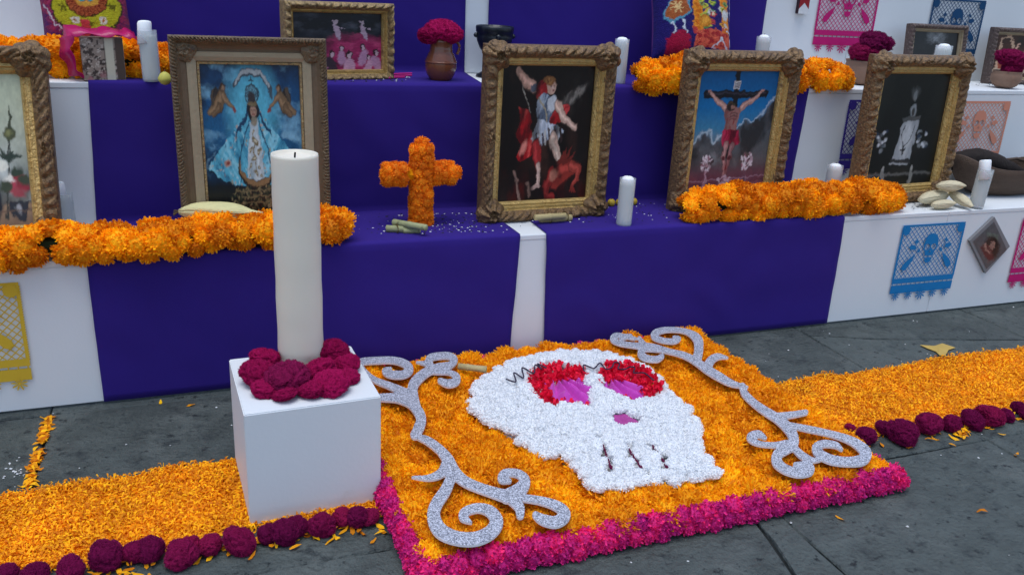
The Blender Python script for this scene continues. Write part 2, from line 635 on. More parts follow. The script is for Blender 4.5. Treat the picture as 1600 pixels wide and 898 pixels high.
def paint_mesh(name, P, w, h, y, x0=0., z0=0., material=None, bulge=None):
    ny, nx = P.ny, P.nx
    X = x0 + P.u0 * w
    Z = z0 + P.v0 * h
    Y = np.full_like(X, y) if bulge is None else y + bulge
    V = np.stack([X, Y, Z], -1).reshape(-1, 3)
    i = np.arange(nx * ny).reshape(ny, nx)
    F = np.stack([i[:-1, :-1], i[:-1, 1:], i[1:, 1:], i[1:, :-1]], -1).reshape(-1, 4)
    me = bpy.data.meshes.new(name)
    me.from_pydata(V.tolist(), [], F.tolist())
    ca = me.color_attributes.new('Col', 'FLOAT_COLOR', 'POINT')
    ca.data.foreach_set('color', np.concatenate([np.clip(P.c, 0, 1), np.ones((ny, nx, 1))], -1).astype(np.float32).ravel())
    me.materials.append(material or M['print'])
    me.shade_smooth()
    return me


# ------------------------------------------------------------------ the ground
gm = MB()
gm.add([(-300, -300, -.03), (300, -300, -.03), (300, 300, -.03), (-300, 300, -.03)], [(0, 1, 2, 3)])
pav = link('pavement', gm.mesh('pavement', M['stone']), None)
tag(pav, kind='structure')
jm = MB()
jm.add([(-3.2, -6.2, -.009), (7.6, -6.2, -.009), (7.6, 1.6, -.009), (-3.2, 1.6, -.009)], [(0, 1, 2, 3)])
link('joint_bed', jm.mesh('joint_bed', M['joint']), pav)


def slab(poly, zoff=0.):
    mb = MB()
    c = np.mean(poly, 0)
    out = []
    for a, b in zip(poly, poly[1:] + poly[:1]):
        a, b = np.array(a), np.array(b)
        n = np.array([b[1] - a[1], -(b[0] - a[0])])
        n = n / np.linalg.norm(n)
        ns = max(3, int(np.linalg.norm(b - a) / .10))
        for k in range(ns):
            s = k / ns
            j = (noise.noise(Vector((a[0] + s * (b[0] - a[0]), a[1] + s * (b[1] - a[1]), .3)) * 7) * .004 + random.uniform(-.0018, .0018)
                 - .0022 - (random.random() < .08) * .006)
            out.append(a + (b - a) * s + n * j)
    out = np.array(out)
    k = len(out)
    inn = out + (c - out) / np.linalg.norm(c - out, axis=1)[:, None] * .0045
    V = [(*p, zoff) for p in inn] + [(*p, zoff - .0045) for p in out] + [(*p, -.028) for p in out]
    F = [tuple(range(k))]
    for i in range(k):
        j = (i + 1) % k
        F += [(i, i + k, j + k, j), (i + k, i + 2 * k, j + 2 * k, j + k)]
    mb.add(V, F)
    me = mb.mesh('slab', M['stone'])
    link('slab', me, pav)


XS = [.333 + .885 * k for k in range(-4, 8)]
YS = [1.6, .86, -.035, -.922, -1.455, -2.34, -3.2, -4.1, -5.0, -5.9]
for r in range(len(YS) - 1):
    off = [0, 0, 0, 0, .0, .37, -.2, .1, .3][r]
    for k in range(len(XS) - 1):
        x0, x1, y1, y0 = XS[k] + off, XS[k + 1] + off, YS[r], YS[r + 1]
        if r < 2 and not (x0 > 4.4 or x1 < -1.2) and y0 > .05:
            continue
        z = random.uniform(-.0015, .0015)
        if r == 2 and abs(x0 - 2.988) < .02:       # this one is cracked across
            m1, m2, m3 = (x0, -.085), (3.31, -.20), (x1, -.345)
            slab([(x0, y0), (x1, y0), m3, m2, m1], z)
            slab([m1, m2, m3, (x1, y1), (x0, y1)], z + .001)
        elif r == 3 and abs(x1 - 2.103) < .03:     # corner broken off along a crack
            slab([(x0, y0), (1.93, y0), (1.99, -1.27), (2.05, y1), (x0, y1)], z)
            slab([(1.93, y0), (x1, y0), (x1, y1), (2.05, y1), (1.99, -1.27)], z)
        else:
            slab([(x0, y0), (x1, y0), (x1, y1), (x0, y1)], z)

# ------------------------------------------------------------------ the stepped altar
AX0, AX1 = -1.3, 6.1
altar = thing('stepped_altar', 'white stepped altar of wide boards carrying framed pictures, candles and flowers', 'altar', (2.4, 0, 0))
PANX = [AX0, 1.24, 3.68, AX1]
BT = .018


def panel(name, c, d):
    mb = MB()
    mb.box((0, 0, 0), d)
    me = mb.mesh(name, M['white'])
    bm = bmesh.new()
    bm.from_mesh(me)
    bmesh.ops.bevel(bm, geom=bm.edges[:], offset=.0022, segments=1, affect='EDGES')
    bm.to_mesh(me)
    bm.free()
    return link(name, me, altar, Vector(c) - org(altar))


for k in range(3):
    a, b = PANX[k] + .001, PANX[k + 1] - .001
    w, cx = b - a, (a + b) / 2
    prevz = .006
    for (yf, zt, yb) in ((0, H1, D1), (D1, H2, D2), (D2, H3, D3), (D3, H4, 1.6)):
        panel('riser_panel', (cx, yf + BT / 2 + .002, (prevz + zt - BT) / 2), (w, BT, zt - BT - prevz - .001))
        panel('tread_panel', (cx, (yf + yb) / 2, zt - BT / 2), (w, yb - yf, BT))
        prevz = zt + .001
for xe in (AX0, AX1):
    mb = MB()
    sg = -1 if xe == AX0 else 1
    pts = [(.02, .005), (.02, H1 - .02), (D1 + .02, H1 - .02), (D1 + .02, H2 - .02), (D2 + .02, H2 - .02), (D2 + .02, H3 - .02), (D3 + .02, H3 - .02),
           (D3 + .02, H4 - .02), (1.6, H4 - .02), (1.6, .005)]
    V = [(xe - sg * .003, y, z) for y, z in pts] + [(xe - sg * .021, y, z) for y, z in pts]
    n = len(pts)
    mb.add(V, [tuple(range(n)), tuple(range(2 * n - 1, n - 1, -1))] + [(i, (i + 1) % n, n + (i + 1) % n, n + i) for i in range(n)])
    shift(mb, org(altar))
    link('side_panel', mb.mesh('side_panel', M['white']), altar)


def cloth(label, xl, xr, seed):
    """a runner lying over all the steps; xl / xr give the edges at each bend"""
    g = .004
    path = [(-g, .008), (-g, H1 - .004), (-g + .004, H1 + g), (D1 - g - .004, H1 + g), (D1 - g, H1 + g + .004), (D1 - g, H2 - .004), (D1 - g + .004, H2 + g),
            (D2 - g - .004, H2 + g), (D2 - g, H2 + g + .004), (D2 - g, H3 - .004), (D2 - g + .004, H3 + g), (D3 - .006, H3 + g)]
    key = [0, 1, 1, 2, 2, 3, 3, 4, 4, 5, 5, 6]
    rows = []
    for i in range(len(path) - 1):
        (y0, z0), (y1, z1) = path[i], path[i + 1]
        L = math.hypot(y1 - y0, z1 - z0)
        ns = max(1, int(L / .022))
        for k in range(ns):
            s = k / ns
            rows.append((y0 + (y1 - y0) * s, z0 + (z1 - z0) * s, key[i] + (key[i + 1] - key[i]) * s, abs(z1 - z0) > abs(y1 - y0) * 2, min(s, 1 - s) * L))
    rows.append((*path[-1], 6, False, 0))
    nx = 74
    V, F = [], []
    dist = 0
    for j, (y, z, kk, vert, ed) in enumerate(rows):
        a, b = np.interp(kk, range(7), xl), np.interp(kk, range(7), xr)
        a += .0012 * noise.noise(Vector((kk * 5, seed, 0)))
        b += .0012 * noise.noise(Vector((kk * 5, seed, 9)))
        for i in range(nx):
            s = i / (nx - 1)
            x = a + (b - a) * s
            n1 = noise.noise(Vector((x * 3.1 + z * 1.5, z * 3.6 - x * .8 + y * 2, seed))) + .5 * noise.noise(Vector((x * 8 + z * 5, z * 7, seed + 4)))
            n1 = abs(n1) ** 1.2 * min(1, ed / .05) * .0085
            V.append((x, y - n1 if vert else y, z if vert else z + n1 * .5))
    for j in range(len(rows) - 1):
        for i in range(nx - 1):
            F.append((j * nx + i, j * nx + i + 1, (j + 1) * nx + i + 1, (j + 1) * nx + i))
    mb = MB()
    mb.add(V, F)
    o = ((xl[0] + xr[0]) / 2, 0, 0)
    shift(mb, o)
    c = link('purple_cloth', mb.mesh('purple_cloth', M['purple'], True), None, o)
    sm = c.modifiers.new('thickness', 'SOLIDIFY')
    sm.thickness = .0016
    sm.offset = 1
    return tag(c, label, 'cloth', 'purple runners over the steps')


cloth('purple cloth over the steps behind the tall candle, left of the narrow white gap', [.473, .470, .475, .495, .588, .605, .61],
      [1.761, 1.779, 1.765, 1.759, 1.811, 1.803, 1.80], 3)
cloth('purple cloth over the steps right of the narrow white gap, under the crucifixion picture', [1.893, 1.873, 1.885, 1.885, 1.905, 1.898, 1.90],
      [3.143, 3.135, 3.152, 3.169, 3.186, 3.190, 3.19], 8)


# ------------------------------------------------------------------ flower heads
def head_mesh(name, material, rings, R, flat, wid, inner=.42, ruffle=.35, seed=0, curl=.1, heart=.8):
    r = random.Random(seed)
    mb = MB()
    V, F = [], []
    na, nz_ = 16, 9
    for i in range(nz_ + 1):
        th_ = math.radians(4 + 116 * i / nz_)
        for k in range(na):
            ph_ = 2 * math.pi * k / na
            p = Vector((math.sin(th_) * math.cos(ph_), math.sin(th_) * math.sin(ph_), math.cos(th_)))
            q = p * R * heart * (1 + .09 * noise.noise(p * 4.3 + Vector((seed, 0, 0))) + r.uniform(-.03, .03))
            V.append((q.x, q.y, q.z * flat))
    for i in range(nz_):
        for k in range(na):
            F.append((i * na + k, (i + 1) * na + k, (i + 1) * na + (k + 1) % na, i * na + (k + 1) % na))
    F.append(tuple(range(na)))
    mb.add(V, F, .5)
    for th, cnt, rr in rings:
        ph0 = r.random() * 6.28
        for k in range(cnt):
            ph = ph0 + 2 * math.pi * (k + r.uniform(-.35, .35)) / cnt
            a = math.radians(th + r.uniform(-9, 9))
            d = Vector((math.sin(a) * math.cos(ph), math.sin(a) * math.sin(ph), math.cos(a)))
            fl = Vector((1, 1, flat))
            t = Vector((-math.sin(ph), math.cos(ph), 0))
            twist = r.uniform(-.7, .7)
            n = t.cross(d)
            t = (t * math.cos(twist) + n * math.sin(twist)).normalized()
            n = t.cross(d)
            L = R * rr * r.uniform(.86, 1.12)
            w = wid * R * r.uniform(.75, 1.25)
            b = d * R * inner * r.uniform(.8, 1.05)
            mp = d * (L * .74) + n * R * curl * r.uniform(-.4, 1)
            tp = d * L + n * R * curl * r.uniform(-1.4, 1.0)
            jit = lambda: n * R * ruffle * r.uniform(-.3, .3) + d * R * .1 * r.uniform(-.6, .6)
            P = [b - t * w * .4, b + t * w * .4, mp + t * w + jit() * .5, mp - t * w + jit() * .5, tp + t * w * .85 + jit(), tp + jit() + d * R * .04, tp - t * w * .85 + jit()]
            P = [(p.x * fl.x, p.y * fl.y, p.z * fl.z) for p in P]
            mb.add(P, [(0, 1, 2, 3), (3, 2, 5), (2, 4, 5), (3, 5, 6)], r.random())
    return mb.mesh(name, material)


def marigold_set(key, n, seed):
    return [head_mesh('marigold', M[key], [(6, 6, .68), (18, 12, .82), (32, 20, .93), (47, 27, .99), (62, 32, 1.0), (78, 32, 1.0), (95, 26, .97), (113, 16, .9)],
                      1.0, .82, .090, inner=.62, ruffle=.30, seed=seed + k, curl=.13) for k in range(n)]


MARI = marigold_set('marigold', 6, 10)
MARI_D = marigold_set('marigold_deep', 4, 40)
FIELD = [head_mesh('marigold', M['field'], [(5, 8, .80), (15, 18, .90), (26, 30, .97), (38, 42, 1.0), (50, 50, 1.0), (63, 52, 1.02), (77, 46, 1.02), (92, 30, 1.0)],
                   1.0, .80, .042, inner=.74, ruffle=.28, seed=70 + k, curl=.16) for k in range(7)]
WHITE = [head_mesh('white_flower', M['whitefl'], [(6, 6, .86), (20, 13, .95), (36, 20, 1.0), (53, 25, 1.0), (70, 26, 1.02), (88, 20, 1.02)], 1.0, .78, .125, inner=.70,
                   ruffle=.42, heart=.86, seed=100 + k, curl=.15) for k in range(6)]
PINK = [head_mesh('pink_rosette', M['pink'], [(8, 6, .8), (24, 12, .93), (43, 18, 1.0), (63, 22, 1.02), (85, 20, 1.0), (108, 12, .9)], 1.0, .85, .12, inner=.62,
                  ruffle=.45, seed=130 + k, curl=.2) for k in range(6)]


def cockscomb(name, material, seed):
    """a lobed velvet crest with short fuzz standing on it"""
    bm = bmesh.new()
    bmesh.ops.create_icosphere(bm, subdivisions=5, radius=1)
    off = Vector((seed * 7.3, seed * 3.1, seed * 1.7))
    for v in bm.verts:
        p = v.co.copy()
        w = Vector((noise.noise(p * 1.6 + off), noise.noise(p * 1.6 + off + Vector((9, 2, 4))), noise.noise(p * 1.6 + off + Vector((1, 8, 3)))))
        f = 1 - abs(noise.noise(p * 2.0 + w * 1.2 + off)) * 2.4
        big = noise.noise(p * 1.15 + off * 1.3)
        fine = noise.noise(p * 11 + off) * .05 + noise.noise(p * 23 + off) * .035
        rr = .86 + .17 * big + .14 * max(f, -.6) + fine
        v.co = Vector((p.x * rr, p.y * rr, p.z * rr * .84))
    bm.normal_update()
    mb = MB()
    r = random.Random(seed)
    mb.v = [tuple(v.co) for v in bm.verts]
    mb.f = [tuple(v.index for v in f.verts) for f in bm.faces]
    mb.t = [.42] * len(mb.v)
    vs = [v for v in bm.verts]
    for k in range(12000):
        v = r.choice(vs)
        n = v.normal
        a = n.cross(Vector((r.uniform(-1, 1), r.uniform(-1, 1), r.uniform(-1, 1)))).normalized()
        b = n.cross(a)
        c = v.co + a * r.uniform(-.03, .03) + b * r.uniform(-.03, .03)
        t = c + n * r.uniform(.025, .068) + a * r.uniform(-.035, .035) + b * r.uniform(-.03, .03)
        w = r.uniform(.005, .012)
        mb.add([c - b * w - n * .02, c + b * w - n * .02, t + b * w * .6, t - b * w * .6], [(0, 1, 2, 3)], min(1, max(0, r.gauss(.58, .24) + (.40 if r.random() < .06 else 0))))
    bm.free()
    return mb.mesh(name, material, True)


CC = [cockscomb('cockscomb_flower', M['cockscomb'], k + 1) for k in range(4)]
CCB = [cockscomb('cockscomb_flower', M['cockscomb_bright'], k + 11) for k in range(4)]

# ------------------------------------------------------------------ garlands of marigold heads
GG = 'marigold garlands on the steps'


def garland(label, path, ry, rz, hr, angs, gap=1.45, seed=0, pad=True):
    r = random.Random(seed)
    P = [Vector(p) for p in path]
    root = thing('marigold_garland', label, 'garland', P[len(P) // 2], GG)
    ds = [0]
    for a, b in zip(P, P[1:]):
        ds.append(ds[-1] + (b - a).length)
    tot = ds[-1]

    def pt(s):
        return Vector([np.interp(s, ds, [p[k] for p in P]) for k in range(3)])
    core = MB()
    core.tube([pt(tot * k / 30) for k in range(31)], [min(ry, rz) * .62 * (.55 + .45 * math.sin(math.pi * min(1, max(0, .1 + .8 * k / 30)))) for k in range(31)], 8)
    shift(core, org(root))
    link('leafy_core', core.mesh('leafy_core', M['green']), root)
    n = int(tot / (hr * gap))
    for ai, an in enumerate(angs):
        for k in range(n + 1):
            s = (k + (.5 if ai % 2 else 0) + r.uniform(-.25, .25)) / n * tot
            s = min(max(s, 0), tot)
            if r.random() < .05:
                continue
            p = pt(s)
            end = min(1, .62 + min(s, tot - s) / (hr * 4))
            a = math.radians(an + r.uniform(-11, 11))
            wob = 1 + .46 * noise.noise(Vector((s * 6, ai * 3.3, seed)))
            nrm = Vector((r.uniform(-.35, .35), -math.cos(a), math.sin(a)))
            q = p + Vector((0, -math.cos(a) * ry * end * wob, math.sin(a) * rz * end * wob))
            sc = hr * (r.uniform(.76, 1.12) + (.22 if r.random() < .2 else 0))
            q = q + nrm * r.uniform(-.007, .007)
            link('marigold', r.choice(MARI), root, q - org(root), nquat(nrm, r.random() * 6.28), (sc, sc, sc * r.uniform(.85, 1.1)))
    return root


garland('long marigold garland along the lowest step edge, running behind the tall candle', [(-.25, .02, .488), (.1, .012, .482), (.35, .022, .492), (.62, .012, .490), (.85, .025, .500), (1.04, .03, .502), (1.19, .055, .498)],
        .044, .034, .037, (-30, 12, 55, 100, 150), seed=1)
garland('thick marigold garland across the feet of the two frames right of centre', [(2.45, .06, .498), (2.60, .06, .512), (2.75, .075, .508), (3.1, .065, .512), (3.3, .07, .508), (3.43, .085, .500)],
        .060, .048, .039, (-42, -5, 35, 75, 115, 160), seed=2)
garland('marigold garland on the middle step behind the far left frame and patterned box', [(.02, .50, .955), (.35, .49, .945), (.85, .50, .94)], .045, .040, .038, (-25, 15, 55, 100, 150), seed=3)
garland('marigold garland on the middle step crossing behind the crucifixion frame', [(2.37, .355, .935), (2.52, .35, .945), (2.66, .39, .955), (3.0, .40, .945), (3.36, .415, .935)],
        .050, .045, .041, (-50, -10, 30, 75, 120), seed=4)

# ------------------------------------------------------------------ marigold cross
P = at(657, 352, 'z', H1)
cs = ppm(P)
ctop = top_z(P, 215)
chh = ctop - H1
cross = thing('marigold_cross', 'small orange cross covered in marigold heads standing on the lowest step', 'cross', P)
barz = chh * .60
aw = .136
cr_ = .030
core = MB()
core.tube([(0, 0, .004), (0, 0, chh - .02)], cr_ * .8, 10)
core.tube([(-aw + .03, 0, barz), (aw - .03, 0, barz)], cr_ * .8, 10)
link('foam_core', core.mesh('foam_core', M['mat_orange']), cross)
rr = random.Random(5)


def cross_heads(L0, L1, vertical):
    k = 0
    z = L0
    while z <= L1 + 1e-6:
        for j in range(7):
            a = 2 * math.pi * (j + .5 * (k % 2)) / 7 + rr.uniform(-.2, .2)
            if vertical:
                pos = Vector((math.cos(a) * cr_ * .95, math.sin(a) * cr_ * .95, z + rr.uniform(-.004, .004)))
                nn = Vector((math.cos(a), math.sin(a), rr.uniform(-.1, .4)))
            else:
                pos = Vector((z, math.sin(a) * cr_ * .95, barz + math.cos(a) * cr_ * .95))
                nn = Vector((rr.uniform(-.2, .2), math.sin(a), math.cos(a)))
            sc = .0195 * rr.uniform(.9, 1.15)
            link('marigold', rr.choice(MARI_D), cross, pos, nquat(nn, rr.random() * 6), sc)
        z += .0245
        k += 1


cross_heads(.016, chh - .022, True)
cross_heads(-aw + .02, -.05, False)
cross_heads(.05, aw - .02, False)
for v in ((0, 0, chh - .016, 0, 0, 1), (-aw + .014, 0, barz, -1, 0, 0), (aw - .014, 0, barz, 1, 0, 0)):
    link('marigold', MARI_D[0], cross, v[:3], nquat(v[3:]), .026)

# ------------------------------------------------------------------ framed pictures
FG = 'framed pictures on the altar'


def sweep(prof, w, h, nseg, carve=None):
    """moulding: prof = (inset, depth) pairs swept round a w x h rectangle with mitred corners"""
    V, F = [], []
    per = []
    for side in range(4):
        for k in range(nseg):
            per.append((side, k / nseg))
    n = len(per)
    for pi, (t_, d) in enumerate(prof):
        c = [(t_, t_), (w - t_, t_), (w - t_, h - t_), (t_, h - t_)]
        for side, s in per:
            a, b = c[side], c[(side + 1) % 4]
            x, z = a[0] + (b[0] - a[0]) * s, a[1] + (b[1] - a[1]) * s
            dd = d
            if carve:
                L = (s if True else 0) * (w if side % 2 == 0 else h)
                dd += carve(pi, t_, L, side, x, z)
            V.append((x, -dd, z))
    for p_ in range(len(prof) - 1):
        for i in range(n):
            j = (i + 1) % n
            F.append((p_ * n + i, p_ * n + j, (p_ + 1) * n + j, (p_ + 1) * n + i))
    mb = MB()
    mb.add(V, F)
    return mb


def ornament(R, hgt, seed, lobes=7, oval=(1, 1)):
    """a carved shell and leaf boss"""
    mb = MB()
    nr, na = 12, 44
    V, F = [], []
    for i in range(nr + 1):
        s = i / nr
        for k in range(na):
            a = 2 * math.pi * k / na
            rad = R * s * (.86 + .15 * abs(math.cos(lobes * a / 2 + seed)) + .06 * noise.noise(Vector((math.cos(a) * 2, math.sin(a) * 2, seed))))
            hh = (1 - s ** 2.4) * .55 + .30 * abs(math.sin(lobes * a / 2 + seed + s * 2.2)) * math.sin(math.pi * min(1, s * 1.15)) * (1 if s < .95 else .3)
            ring = math.exp(-((s - .36) / .09) ** 2) * .42 - math.exp(-((s - .22) / .07) ** 2) * .22 + math.exp(-(s / .13) ** 2) * .35
            hh = (hh + ring * .75 + .16 * noise.noise(Vector((rad * math.cos(a) * 60, rad * math.sin(a) * 60, seed * 3)))) * hgt
            V.append((rad * math.cos(a) * oval[0], -max(hh, -.004), rad * math.sin(a) * oval[1]))
    for i in range(nr):
        for k in range(na):
            F.append((i * na + k, i * na + (k + 1) % na, (i + 1) * na + (k + 1) % na, (i + 1) * na + k))
    o = len(V)
    V += [(v[0] * .95, .012, v[2] * .95) for v in V[nr * na:nr * na + na]]
    for k in range(na):
        F.append((nr * na + k, nr * na + (k + 1) % na, o + (k + 1) % na, o + k))
    mb.add(V, F)
    return mb


def frame(label, base, yaw, tilt, w, h, bw, style, picture, seed=1):
    root = thing('framed_picture', label, 'framed picture', base, FG, (-tilt, 0, yaw))
    carve_amp = {'ornate': .015, 'plain': .0, 'leaf': .016, 'small': .008}[style]
    ow = {'ornate': .60, 'plain': .27, 'leaf': .66, 'small': .62}[style] * bw

    def carve(pi, t_, L, side, x, z):
        if carve_amp == 0 or t_ < 1e-4 or t_ > ow * .97:
            return 0
        s = math.sin(math.pi * t_ / ow)
        fr = {'ornate': 84, 'leaf': 100, 'small': 150}[style]
        q = abs(math.sin(fr * L + 90 * t_ * (1 if side % 2 else -1) + 1.5 * noise.noise(Vector((x * 14, z * 14, seed)))))
        return carve_amp * s * (q - .45 + .5 * noise.noise(Vector((x * 38, z * 38, seed * 2.2))))
    d0 = {'ornate': .048, 'plain': .034, 'leaf': .042, 'small': .03}[style]
    if style == 'plain':
        outer = [(0, -.012), (0, d0 * .9), (.004, d0 * 1.12), (.009, d0 * 1.16), (.014, d0 * 1.08), (.018, d0 * .96), (ow, d0 * .80)]
        rope = lambda pi, t_, L, side, x, z: .0022 * math.sin(620 * L + 260 * t_) * (1 if .003 < t_ < .017 else 0)
        ob = sweep(outer, w, h, 300, rope)
        g = bw - ow
        link('outer_moulding', ob.mesh('outer_moulding', M['bronze'], False), root)
        cv = sweep([(ow, d0 * .80), (ow + g * .12, d0 * .58), (ow + g * .25, d0 * .46), (ow + g * .38, d0 * .42)], w, h, 2)
        link('cove_moulding', cv.mesh('cove_moulding', M['bronze_smooth'], False), root)
        ib = sweep([(ow + g * .38, d0 * .42), (ow + g * .40, d0 * .52), (ow + g * .62, d0 * .50), (ow + g * .84, d0 * .36), (ow + g * .86, d0 * .22)], w, h, 2)
        link('inner_moulding', ib.mesh('inner_moulding', M['silver_gilt'], False), root)
        ib = sweep([(ow + g * .86, d0 * .22), (ow + g * .88, d0 * .40), (bw - .001, d0 * .36), (bw, d0 * .1), (bw, 0)], w, h, 2)
        link('slip_moulding', ib.mesh('slip_moulding', M['gilt'], False), root)
        for (x, z, rt) in ((ow, ow, 0), (w - ow, ow, 1), (w - ow, h - ow, 2), (ow, h - ow, 3)):
            orn = ornament((bw - ow) * .62, .010, seed + rt, 5)
            link('corner_ornament', orn.mesh('corner_ornament', M['bronze'], True), root, (x + (.018 if x < w / 2 else -.018), -d0 * .62, z + (.018 if z < h / 2 else -.018)))
    else:
        m_out, m_in = {'ornate': (M['gilt_dark'], M['gilt_light']), 'leaf': (M['gilt'], M['gilt_light']), 'small': (M['dark_wood'], M['silver_gilt'])}[style]
        np_ = 9
        outer = [(0, -.012)] + [(ow * k / np_, d0 * (.55 + .50 * math.sin(math.pi * (.12 + .80 * k / np_)))) for k in range(np_ + 1)]
        ob = sweep(outer, w, h, 130 if style != 'small' else 80, carve)
        link('carved_moulding', ob.mesh('carved_moulding', m_out, True), root)
        e = d0 * (.55 + .50 * math.sin(math.pi * .92))
        g = bw - ow
        inn = [(ow, e), (ow + .002, e * .82), (ow + g * .42, e * .88), (ow + g * .50, e * .62), (ow + g * .62, e * .62), (ow + g * .75, e * .70), (ow + g * .90, e * .52), (bw, e * .35), (bw, 0)]
        ib = sweep(inn, w, h, 40, lambda pi, t_, L, side, x, z: .0012 * noise.noise(Vector((x * 60, z * 60, seed))) if pi not in (0, 8) else 0)
        link('inner_moulding', ib.mesh('inner_moulding', m_in, False), root)
        if style == 'ornate':
            for rt, (x, z) in enumerate(((0, 0), (w, 0), (w, h), (0, h))):
                orn = ornament(bw * .78, .040, seed + rt * 1.3, 7)
                sx_, sz_ = (1 if x == 0 else -1), (1 if z == 0 else -1)
                co = link('corner_ornament', orn.mesh('corner_ornament', m_out, True), root, (x + sx_ * bw * .52, -d0 * .62, z + sz_ * bw * .52))
                for (dx, dz, ov) in ((bw * 1.0, -bw * .12, (1.5, .62)), (-bw * .12, bw * 1.0, (.62, 1.5))):
                    lf = ornament(bw * .42, .020, seed + rt + dx * 30, 5, ov)
                    link('leaf_scroll', lf.mesh('leaf_scroll', m_out, True), co, (sx_ * dx, .003, sz_ * dz))
            for rt, (x, z, ov) in enumerate(((w / 2, bw * .32, (1.5, .62)), (w / 2, h - bw * .32, (1.5, .62)), (bw * .32, h / 2, (.62, 1.5)), (w - bw * .32, h / 2, (.62, 1.5)))):
                orn = ornament(bw * .42, .022, seed + 9 + rt, 6, ov)
                link('side_ornament', orn.mesh('side_ornament', m_out, True), root, (x, -d0 * .82, z))
    pw, ph = w - 2 * bw + .004, h - 2 * bw + .004
    link('picture', paint_mesh('picture', picture, pw, ph, -.003, bw - .002, bw - .002), root)
    mb = MB()
    mb.box((w / 2, .0155, h / 2), (w - .01, .006, h - .01))
    link('backing_board', mb.mesh('backing_board', M['backing']), root)
    if h > .4:
        mb = MB()
        V = [(w / 2 - .03, .020, h * .72), (w / 2 + .03, .020, h * .72), (w / 2 + .03, .026, h * .72), (w / 2 - .03, .026, h * .72),
             (w / 2 - .03, .115, .0), (w / 2 + .03, .115, .0), (w / 2 + .03, .121, .0), (w / 2 - .03, .121, .0)]
        mb.add(V, [(0, 1, 2, 3), (4, 7, 6, 5), (0, 4, 5, 1), (1, 5, 6, 2), (2, 6, 7, 3), (3, 7, 4, 0)])
        link('easel_strut', mb.mesh('easel_strut', M['backing']), root)
    return root


# --- the pictures: soft painted stand-ins of the same size and colours
def pic_vase():
    p = Paint(130, 180, 1.5, (190, 190, 160), warp=.006, seed=1)
    p.asp = 1.55
    p.vgrad([(0, (120, 95, 70)), (.13, (150, 120, 90)), (.15, (90, 85, 75)), (.34, (120, 125, 118)), (.5, (165, 168, 150)), (1, (196, 200, 165))])
    p.clouds((205, 208, 200), .45, .75, 4, 3, np.clip((.6 - p.v) * 4, 0, 1) * (p.v > .16), .8)
    p.clouds((60, 62, 60), .55, .8, 5, 8, np.clip((.35 - p.v) * 6, 0, 1) * (p.v > .15), .8)
    p.ell(.30, .42, .26, .36, (70, 66, 62), soft=.1)
    p.ell(.34, .62, .09, .08, (150, 120, 100), soft=.05)
    p.ell(.56, .2, .17, .22, (25, 24, 26), soft=.06)
    p.line([(.86, .78), (.84, .62), (.80, .35), (.76, .06)], [.006, .008, .009, .010], (45, 45, 32))
    p.ell(.845, .61, .062, .045, (70, 72, 38))
    p.ell(.835, .615, .03, .02, (130, 128, 75), soft=.03)
    p.line([(.845, .66), (.86, .76)], [.02, .010], (60, 62, 35))
    for a, b in ((-.10, .03), (-.07, .06), (.05, .05), (.11, .03), (.02, .07)):
        p.line([(.825, .44), (.825 + a, .44 + b)], [.014, .004], (45, 55, 38))
    p.ell(.73, .40, .07, .036, (225, 222, 205), soft=.02)
    p.ell(.68, .41, .03, .03, (235, 235, 225))
    for x, y, c in ((.82, .30, (225, 220, 205)), (.90, .31, (150, 40, 50)), (.84, .25, (180, 60, 75)), (.93, .26, (140, 35, 45)), (.78, .26, (60, 65, 40)), (.88, .35, (50, 60, 38)),
                    (.95, .30, (60, 65, 40)), (.88, .22, (150, 60, 65))):
        p.ell(x, y, .055, .034, c, soft=.025)
    p.poly([(.80, .16), (.95, .16), (.965, .10), (.90, .03), (.85, .03), (.785, .10)], (40, 38, 40))
    p.ell(.86, .11, .02, .03, (150, 150, 150), soft=.03)
    p.line([(0, .085), (1, .10)], .003, (95, 72, 55))
    p.line([(.5, .14), (.62, 0)], .003, (95, 72, 55))
    p.grain(.18)
    return p


